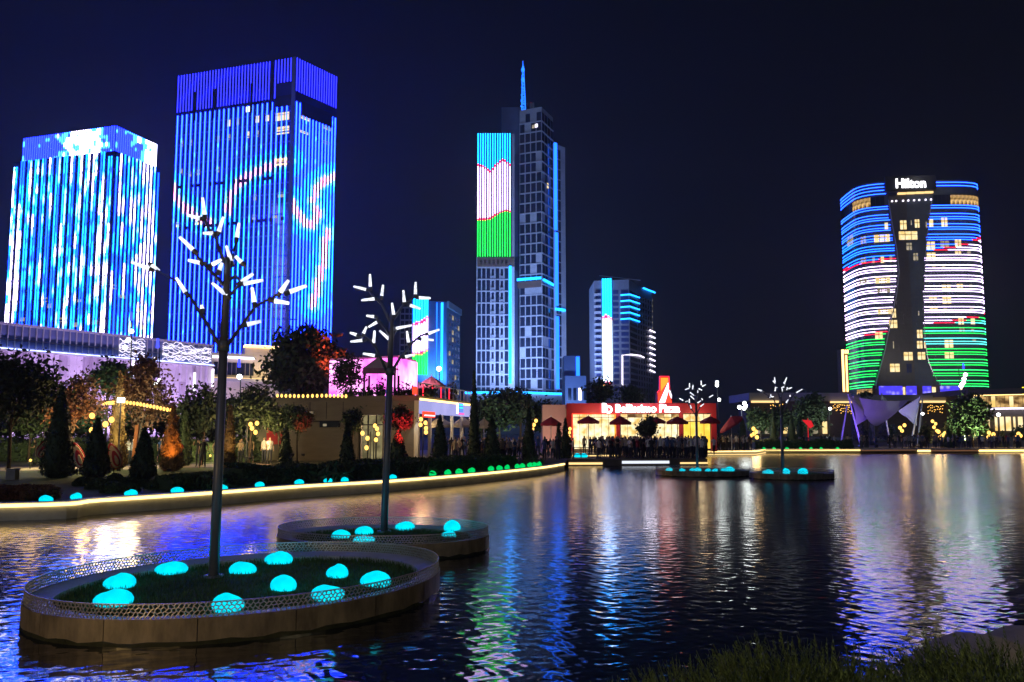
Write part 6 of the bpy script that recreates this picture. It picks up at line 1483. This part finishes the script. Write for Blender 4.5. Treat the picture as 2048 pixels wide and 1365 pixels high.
# rail on the pier
Yr = PF[0].y + .6
r0_ = Vector((Xat(1146, Yr), Yr)); r1_ = Vector((Xat(1193, Yr), Yr)); t = thing('railing', 'black tube railing at the left end of the pier', 'railing', (r0_.x, r0_.y, G))
for zz_ in (.35, .62, .9): mb = MB(); mb.tube([(r0_.x, r0_.y, G + zz_), (r1_.x, r1_.y, G + zz_)], .03, 6); part('rail', mb, M_dark, t)
for k in range(4): x = r0_.x + (r1_.x - r0_.x)*k/3; mb = MB(); mb.tube([(x, Yr, G), (x, Yr, G + .92)], .03, 6); part('post', mb, M_dark, t)
Yq = 60.0
for i, u in enumerate((1128, 1155, 1168)): p = Vector((Xat(u, Yq), Yq, G + .05)); stone(p, .55, .36, E_stone, ['left', 'middle', 'right'][i] + ' cyan stone behind the pier railing', 'cyan stones behind the railing', 120 + i)
mb = MB(); a_, b_ = Xat(1143, 61), Xat(1235, 61); mb.box(((a_ + b_)/2, 61, G + .14), b_ - a_, .15, .1); tt = solo('planter_light', mb, E_warmsoft, ((a_ + b_)/2, 61, G), 'amber light strip low behind the pier railing', 'light strip')
# ------------------------------------------------------------------ people
def person_proto(name, arms, legs, lean=0.0, female=False, seed=0):
    me = bpy.data.meshes.new(name); V = []; E_ = []; R = []
    def v(p, r, par=None):
        V.append(p); R.append(r)
        if par is not None: E_.append((par, len(V) - 1))
        return len(V) - 1
    k = .92 if female else 1.0
    pel = v((0, 0, .95), (.135, .10)); bel = v((0, -.01 + lean*.15, 1.12), (.115*k, .088), pel); ch = v((0, lean*.35, 1.31), (.150*k, .105), bel)
    nk = v((0, lean*.45, 1.455), (.055, .055), ch); hd = v((0, lean*.5 - .012, 1.56), (.070, .078), nk); ht = v((0, lean*.5 - .005, 1.655), (.076, .085), hd)
    for s, (el, wr, hn) in zip((-1, 1), arms):
        sh = v((s*.165*k, lean*.38, 1.395), (.058, .055), ch); e = v((s*el[0], el[1], el[2]), (.042, .042), sh); w = v((s*wr[0], wr[1], wr[2]), (.031, .031), e); v((s*hn[0], hn[1], hn[2]), (.034, .026), w)
    for s, (kn, an, to) in zip((-1, 1), legs):
        hp = v((s*.085, 0, .87), (.088, .088), pel); q = v((s*kn[0], kn[1], kn[2]), (.058, .06), hp); a = v((s*an[0], an[1], an[2]), (.040, .042), q); v((s*to[0], to[1], to[2]), (.04, .03), a)
    me.from_pydata(V, E_, []); o = bpy.data.objects.new(name, me); C.objects.link(o)
    m = o.modifiers.new('skin', 'SKIN'); m.use_smooth_shade = True
    for i, r in enumerate(R): me.skin_vertices[0].data[i].radius = r
    me.skin_vertices[0].data[0].use_root = True
    s_ = o.modifiers.new('sub', 'SUBSURF'); s_.levels = 1; s_.render_levels = 1
    dg = bpy.context.evaluated_depsgraph_get(); out_ = bpy.data.meshes.new_from_object(o.evaluated_get(dg)); bpy.data.objects.remove(o)
    co = np.array([q.co for q in out_.vertices]); zmin = co[:, 2].min(); zmax = co[:, 2].max()
    for q in out_.vertices:
        x, y, z = q.co
        if z > 1.52 and abs(x) < .03 and y < lean*.5 - .07 and 1.55 < z < 1.63: q.co.y -= .022     # nose
        q.co.z = (z - zmin)
    for mm in (M_skin, M_hair, SHIRTS[0][1], M_jeans, M_shoe): out_.materials.append(mm)
    for p in out_.polygons:
        c = p.center; z = c.z + zmin; p.use_smooth = True
        if z > 1.475: p.material_index = 1 if (z > 1.655 or c.y > lean*.5 + .01 or (female and c.y > lean*.5 - .03 and abs(c.x) > .05)) else 0
        elif abs(c.x) > .20 and z < 1.26 or (c.y < -.17 and abs(c.x) > .12 and z > .8): p.material_index = 0
        elif z > .93: p.material_index = 2
        elif z > .085: p.material_index = 3
        else: p.material_index = 4
    return out_
DN = ((.215, .03, 1.13), (.225, -.03, .90), (.225, -.05, .80)); UPA = ((.25, -.14, 1.30), (.16, -.28, 1.50), (.13, -.32, 1.57)); HIP = ((.30, .06, 1.15), (.20, -.04, 1.0), (.15, -.09, .97)); FWD = ((.21, -.08, 1.14), (.12, -.26, 1.16), (.07, -.31, 1.18)); WAV = ((.28, -.02, 1.52), (.30, -.08, 1.76), (.30, -.09, 1.86))
ST = ((.10, -.02, .49), (.105, .02, .085), (.11, -.12, .045)); WK1 = ((.09, -.17, .51), (.09, -.20, .09), (.09, -.33, .05)); WK2 = ((.09, .04, .47), (.09, .27, .14), (.09, .16, .05)); WD = ((.15, -.01, .49), (.19, .03, .085), (.21, -.1, .045))
SIT = ((.11, -.42, .90), (.11, -.40, .48), (.12, -.52, .44))
PROTO = [person_proto('person', (DN, DN), (ST, ST)), person_proto('person', (UPA, UPA), (ST, WD), -.04), person_proto('person', (DN, HIP), (WD, ST)), person_proto('person', (FWD, DN), (ST, ST), -.05, True), person_proto('person', (DN, FWD), (WK1, WK2), -.1), person_proto('person', (WAV, DN), (ST, WD)), person_proto('person', (FWD, FWD), (ST, ST), -.02, True), person_proto('person', (FWD, FWD), (SIT, SIT), -.05)]
POSE = ['standing', 'holding up a phone', 'with hand on hip', 'raising a forearm', 'walking', 'waving', 'with folded arms', 'sitting']
WORD = {'white': 'white', 'black': 'black', 'grey': 'grey', 'blue': 'dark blue', 'red': 'red', 'beige': 'beige'}
def person(x, y, z, rot, k, shirt, where, sc=1.0, label=None):
    o = bpy.data.objects.new('person', PROTO[k]); C.objects.link(o); o.location = (x, y, z); o.rotation_euler = (0, 0, rot); o.scale = (sc, sc, sc)
    o.material_slots[2].link = 'OBJECT'; o.material_slots[2].material = SHIRTS[shirt][1]
    lb = label or f'person {POSE[k]} in {WORD[SHIRTS[shirt][0]]} {where}'
    tag(o, lb, 'person', f'people {where}'); return o
prg = random.Random(21); used = []
def crowd(n, u0, u1, Y0, Y1, where, back=.6, z=G + .02, weights=(4, 5, 4, 3, 1, 2), poses=(0, 0, 0, 1, 2, 2, 3, 3, 5, 6, 4), gap=.42, onpier=True):
    k = 0; tries = 0
    while k < n and tries < n*60:
        tries += 1; Y = Y0 + (Y1 - Y0)*prg.random()**1.25; u = prg.uniform(u0, u1); x = Xat(u, Y)
        if any((x - a)**2 + (Y - b)**2 < gap*gap for a, b in used): continue
        used.append((x, Y)); k += 1
        rot = (PI if prg.random() < back else 0) + prg.gauss(0, .6)
        person(x, Y, z, rot, prg.choice(poses), prg.choices(range(6), weights)[0], where, prg.uniform(.92, 1.06))
crowd(105, 1192, 1412, PF[0].y + .8, PF[0].y + 9, 'on the pier before the restaurant', z=G + .05)
crowd(34, 1412, 1502, FS[0].y + .9, FS[0].y + 7, 'right of the pier')
crowd(38, 1150, 1430, PF[0].y + 9.5, PF[0].y + 13, 'near the red parasols', z=G + .05)
crowd(20, 1040, 1148, 53, 62, 'left of the pier railing')
crowd(42, 890, 1040, 50, 62, 'on the promenade by the café')
crowd(75, 1690, 2046, FS[4].y + 1.2, FS[4].y + 9, 'on the far right bank', weights=(2, 6, 4, 3, 1, 1))
crowd(18, 1520, 1690, FS[2].y + 5, FS[2].y + 11, 'behind the far hedge', weights=(4, 5, 3, 2, 1, 1))
crowd(6, 360, 450, 42, 47, 'behind the front light-tree pole', back=.3)
crowd(5, 480, 560, 48, 51, 'at the counter left of café', back=.2)
p = gnd(70, 932, G); person(p.x, p.y, G + .01, -1.2, 4, 1, '', label='person in black walking on the path left of the large conifer cone')
p = gnd(94, 928, G); person(p.x, p.y, G + .01, .5, 0, 1, '', label='person standing beside the large conifer cone on the path')
p = gnd(255, 928, G); person(p.x, p.y, G + .01, 2.8, 0, 0, '', label='person in white by the leaning orange board')
p = gnd(262, 930, G); person(p.x, p.y, G + .01, 2.2, 3, 2, '', label='person in grey close to the leaning orange board')
p = gnd(320, 925, G); person(p.x, p.y, G + .01, 1.0, 2, 3, '', label='person in dark blue top left of the orange lit conifer')
p = gnd(327, 926, G); person(p.x, p.y, G + .01, 3.0, 0, 5, '', label='person in beige top left of the orange lit conifer')
p = gnd(588, 915, G); person(p.x, p.y, G + .01, .2, 2, 0, '', label='person in white top standing below the round green tree')
byl = {}
for o in C.objects:
    if o.name.split('.')[0] == 'person' and 'label' in o: byl.setdefault(o['label'], []).append(o)
ORD2 = ['leftmost', 'second from left', 'third from left', 'fourth from left', 'fifth from left', 'sixth from left', 'seventh from left', 'eighth from left', 'ninth from left', 'tenth from left'] + [w + ' from left' for w in ('eleventh', 'twelfth', 'thirteenth', 'fourteenth', 'fifteenth', 'sixteenth', 'seventeenth', 'eighteenth', 'nineteenth', 'twentieth', 'twenty-first', 'twenty-second', 'twenty-third', 'twenty-fourth')]
for lb, os_ in byl.items():
    if len(os_) > 1:
        os_.sort(key=lambda o: proj(o.location)[0])
        for i, o in enumerate(os_): o['label'] = (ORD2[i].replace(' from left', '') if i < len(os_) - 1 or i == 0 else 'rightmost') + ' ' + lb + ('' if len(lb.split()) > 11 or i == 0 or i == len(os_) - 1 else ', from left')

# ------------------------------------------------------------------ near bank: shrubs and a rock at the water's edge
def juniper_mesh(seed, n=150, h=.62, R=.5):
    r_ = np.random.default_rng(seed); Q = []
    for i in range(n):
        a = r_.uniform(0, 2*PI); q = math.sqrt(r_.random())*R*.75; bx, by = q*math.cos(a), q*math.sin(a); L = h*r_.uniform(.55, 1.1)*(1 - .35*(q/R)**2)
        out_ = np.array([math.cos(a), math.sin(a), 0])*(.15 + .6*q/R) + r_.normal(0, .16, 3)*np.array([1, 1, .2]); d = out_ + np.array([0, 0, 1.0]); d /= np.linalg.norm(d)
        for k in range(20):
            f_ = k/19; P0 = np.array([bx, by, 0]) + d*L*f_ + np.array([0, 0, -.06])*f_*f_
            for s in range(2):
                w = r_.normal(size=3); w -= w.dot(d)*d; w /= np.linalg.norm(w); l = (.075*(1 - f_) + .022)*r_.uniform(.7, 1.2); tip = P0 + (w*.62 + d)*l; sd = np.cross(w, d)*.0055
                Q.append((P0 - sd, P0 + sd, tip + sd*.3, tip - sd*.3))
        tp = np.array([bx, by, 0]); sd = np.cross(d, [0, 1, 0]); sd = sd/np.linalg.norm(sd)*.005; Q.append((tp - sd, tp + sd, tp + d*L + sd*.2, tp + d*L - sd*.2))
    return quadmesh('juniper_shrub', np.array(Q), M_jun)
JUN = [juniper_mesh(s, 150, .55 + .05*s, .5) for s in range(4)]
js = []
SPOTS = [(1262, 1362, 5.3, .75), (1330, 1345, 5.5, .8), (1385, 1330, 5.6, .8), (1450, 1318, 5.7, .85), (1510, 1300, 5.6, .95), (1560, 1292, 5.7, 1.0), (1605, 1278, 5.7, 1.05), (1660, 1296, 5.6, 1.0), (1715, 1318, 5.6, .9), (1770, 1335, 5.5, .8), (1815, 1318, 5.6, .9), (1868, 1300, 5.8, .95), (1905, 1280, 6.0, 1.05), (1945, 1275, 5.9, 1.1), (1990, 1272, 5.9, 1.1), (2035, 1270, 5.9, 1.1),
         (1420, 1360, 4.9, .8), (1540, 1350, 4.9, .9), (1650, 1350, 4.9, .9), (1760, 1362, 4.9, .8), (1880, 1345, 5.0, .9), (1980, 1330, 5.1, 1.0), (2060, 1325, 5.1, 1.0), (1310, 1375, 4.8, .7)]
JL = ['leftmost low', 'second low', 'third from left', 'fourth from left', 'fifth, rising', 'left of the tallest clump', 'tallest middle', 'right of the middle clump', 'falling right of centre', 'lowest gap', 'right of the gap', 'rising right', 'left of the rock', 'before the rock', 'tall near the rock', 'right edge', 'front row left', 'front row centre-left', 'front row centre', 'front row low', 'front row right', 'front row far right', 'front corner', 'front left corner']
for i, (u, v, Y, sc) in enumerate(SPOTS):
    v += 2; z = at(u, v, Y).z; hgt = (.55 + .05*(i % 4))*sc*1.0; zb = max(.30, z - hgt)
    o = bpy.data.objects.new('juniper_shrub', JUN[i % 4]); C.objects.link(o); o.location = (Xat(u, Y), Y, zb); o.rotation_euler = (0, 0, i*1.7); o.scale = (sc*1.1, sc*1.1, (z - zb)/(.55 + .05*(i % 4)))
    tag(o, JL[i] + ' feathery olive shrub on the near bank', 'shrub', 'feathery shrubs along the near bank')
mb = MB(); vs = [(-3, 3.2, -.2), (-3, 4.3, .5), (1.1, 4.95, .5), (3, 5.4, .5), (8, 6.2, .5), (12, 6.9, .5), (12, 3, .75), (3, 3, .75)]
# the planted bank itself, a low mound
bank = [(.7, 4.6), (1.6, 5.0), (3, 5.4), (5, 5.8), (8, 6.2), (10, 6.4)]; mb = MB(); vs = []
for x, y in bank: vs += [(x, y + .1, G - .1), (x, y - .35, G + .12), (x, y - 1.2, G + .2), (x, y - 3, G + .05)]
mb.add(vs, [(i*4 + k, i*4 + k + 1, i*4 + 5 + k, i*4 + 4 + k) for i in range(len(bank) - 1) for k in range(3)]); structure('planted_bank', mb, M_lawn)
rk = random.Random(4); mb = MB(); c = Vector((Xat(2030, 7.0), 7.2, .10))
mb.ball(c, 1.0, .8, .62, 18, 12); mb.v = [(x + .05*math.sin(7*y + 3*z), y + .06*math.sin(5*x + 2), z*(1 + .10*math.sin(4*x + 1.5*y)) + .04*math.sin(9*x)) for x, y, z in mb.v]
solo('boulder', mb, M_rock, c, 'smooth grey boulder at the right edge by the near shrubs', 'boulder', smooth=True)
for i, (x, y) in enumerate(((-8.2, 3.2), (-5.2, 3.3))):  # unseen bollards added to light the island wall but not its top
    b = Vector((x, y, G)); t = thing('added_bollard', ('left', 'right')[i] + ' added unseen amber bollard lamp on the near bank left of the viewpoint', 'bollard', b, 'added bollard lamps on the near bank')
    mb = MB(); mb.tube([b, b + Vector((0, 0, .5))], [.07, .07], 10); part('post', mb, M_dark, t); mb = MB(); mb.tube([b + Vector((0, 0, .5)), b + Vector((0, 0, .68))], [.065, .065], 10); part('lens', mb, E_globe, t)
    lamp(t, 'POINT', b + Vector((.0, .14, .58)), (240, 60)[i], (1, .62, .22), .08)
# assumed near-bank promenade lamp, unseen behind the viewpoint, lighting the island wall
b = Vector((-3.5, -2.0, G)); t = thing('street_lamp', 'assumed unseen warm promenade lamp on the near bank', 'street lamp', b); mb = MB(); mb.tube([b, b + Vector((0, 0, 4.2))], [.07, .05], 8); part('pole', mb, M_dark, t)
mb = MB(); mb.ball(b + Vector((0, 0, 4.4)), .2, .2, .22, 10, 8); part('globe', mb, E_globe, t, smooth=True); lamp(t, 'POINT', b + Vector((0, .5, 4.3)), 60, (1, .66, .30), .2)
b = Vector((6.5, 1.0, G)); t = thing('street_lamp', 'assumed unseen yellowish promenade lamp on the near bank by the shrubs', 'street lamp', b); mb = MB(); mb.tube([b, b + Vector((0, 0, 3.6))], [.07, .05], 8); part('pole', mb, M_dark, t)  # another assumed unseen lamp, put in to light the foreground shrubs
mb = MB(); mb.ball(b + Vector((0, 0, 3.8)), .2, .2, .22, 10, 8); part('globe', mb, E_globe, t, smooth=True); lamp(t, 'POINT', b + Vector((0, .4, 3.7)), 300, (1, .8, .45), .2)

HAZE = 0.00022
# ------------------------------------------------------------------ the night air
mb = MB(); mb.box((0, 330, 135), 1100, 800, 276)
hz = link('haze', mb.mesh('haze', []), None); hz['kind'] = 'stuff'
m, t_, o_ = _new('night_air'); vol = t_.nodes.new('ShaderNodeVolumePrincipled'); vol.inputs['Color'].default_value = (.9, .93, 1, 1); vol.inputs['Density'].default_value = HAZE; vol.inputs['Anisotropy'].default_value = .55
t_.links.new(vol.outputs[0], o_.inputs['Volume']); hz.data.materials.append(m)
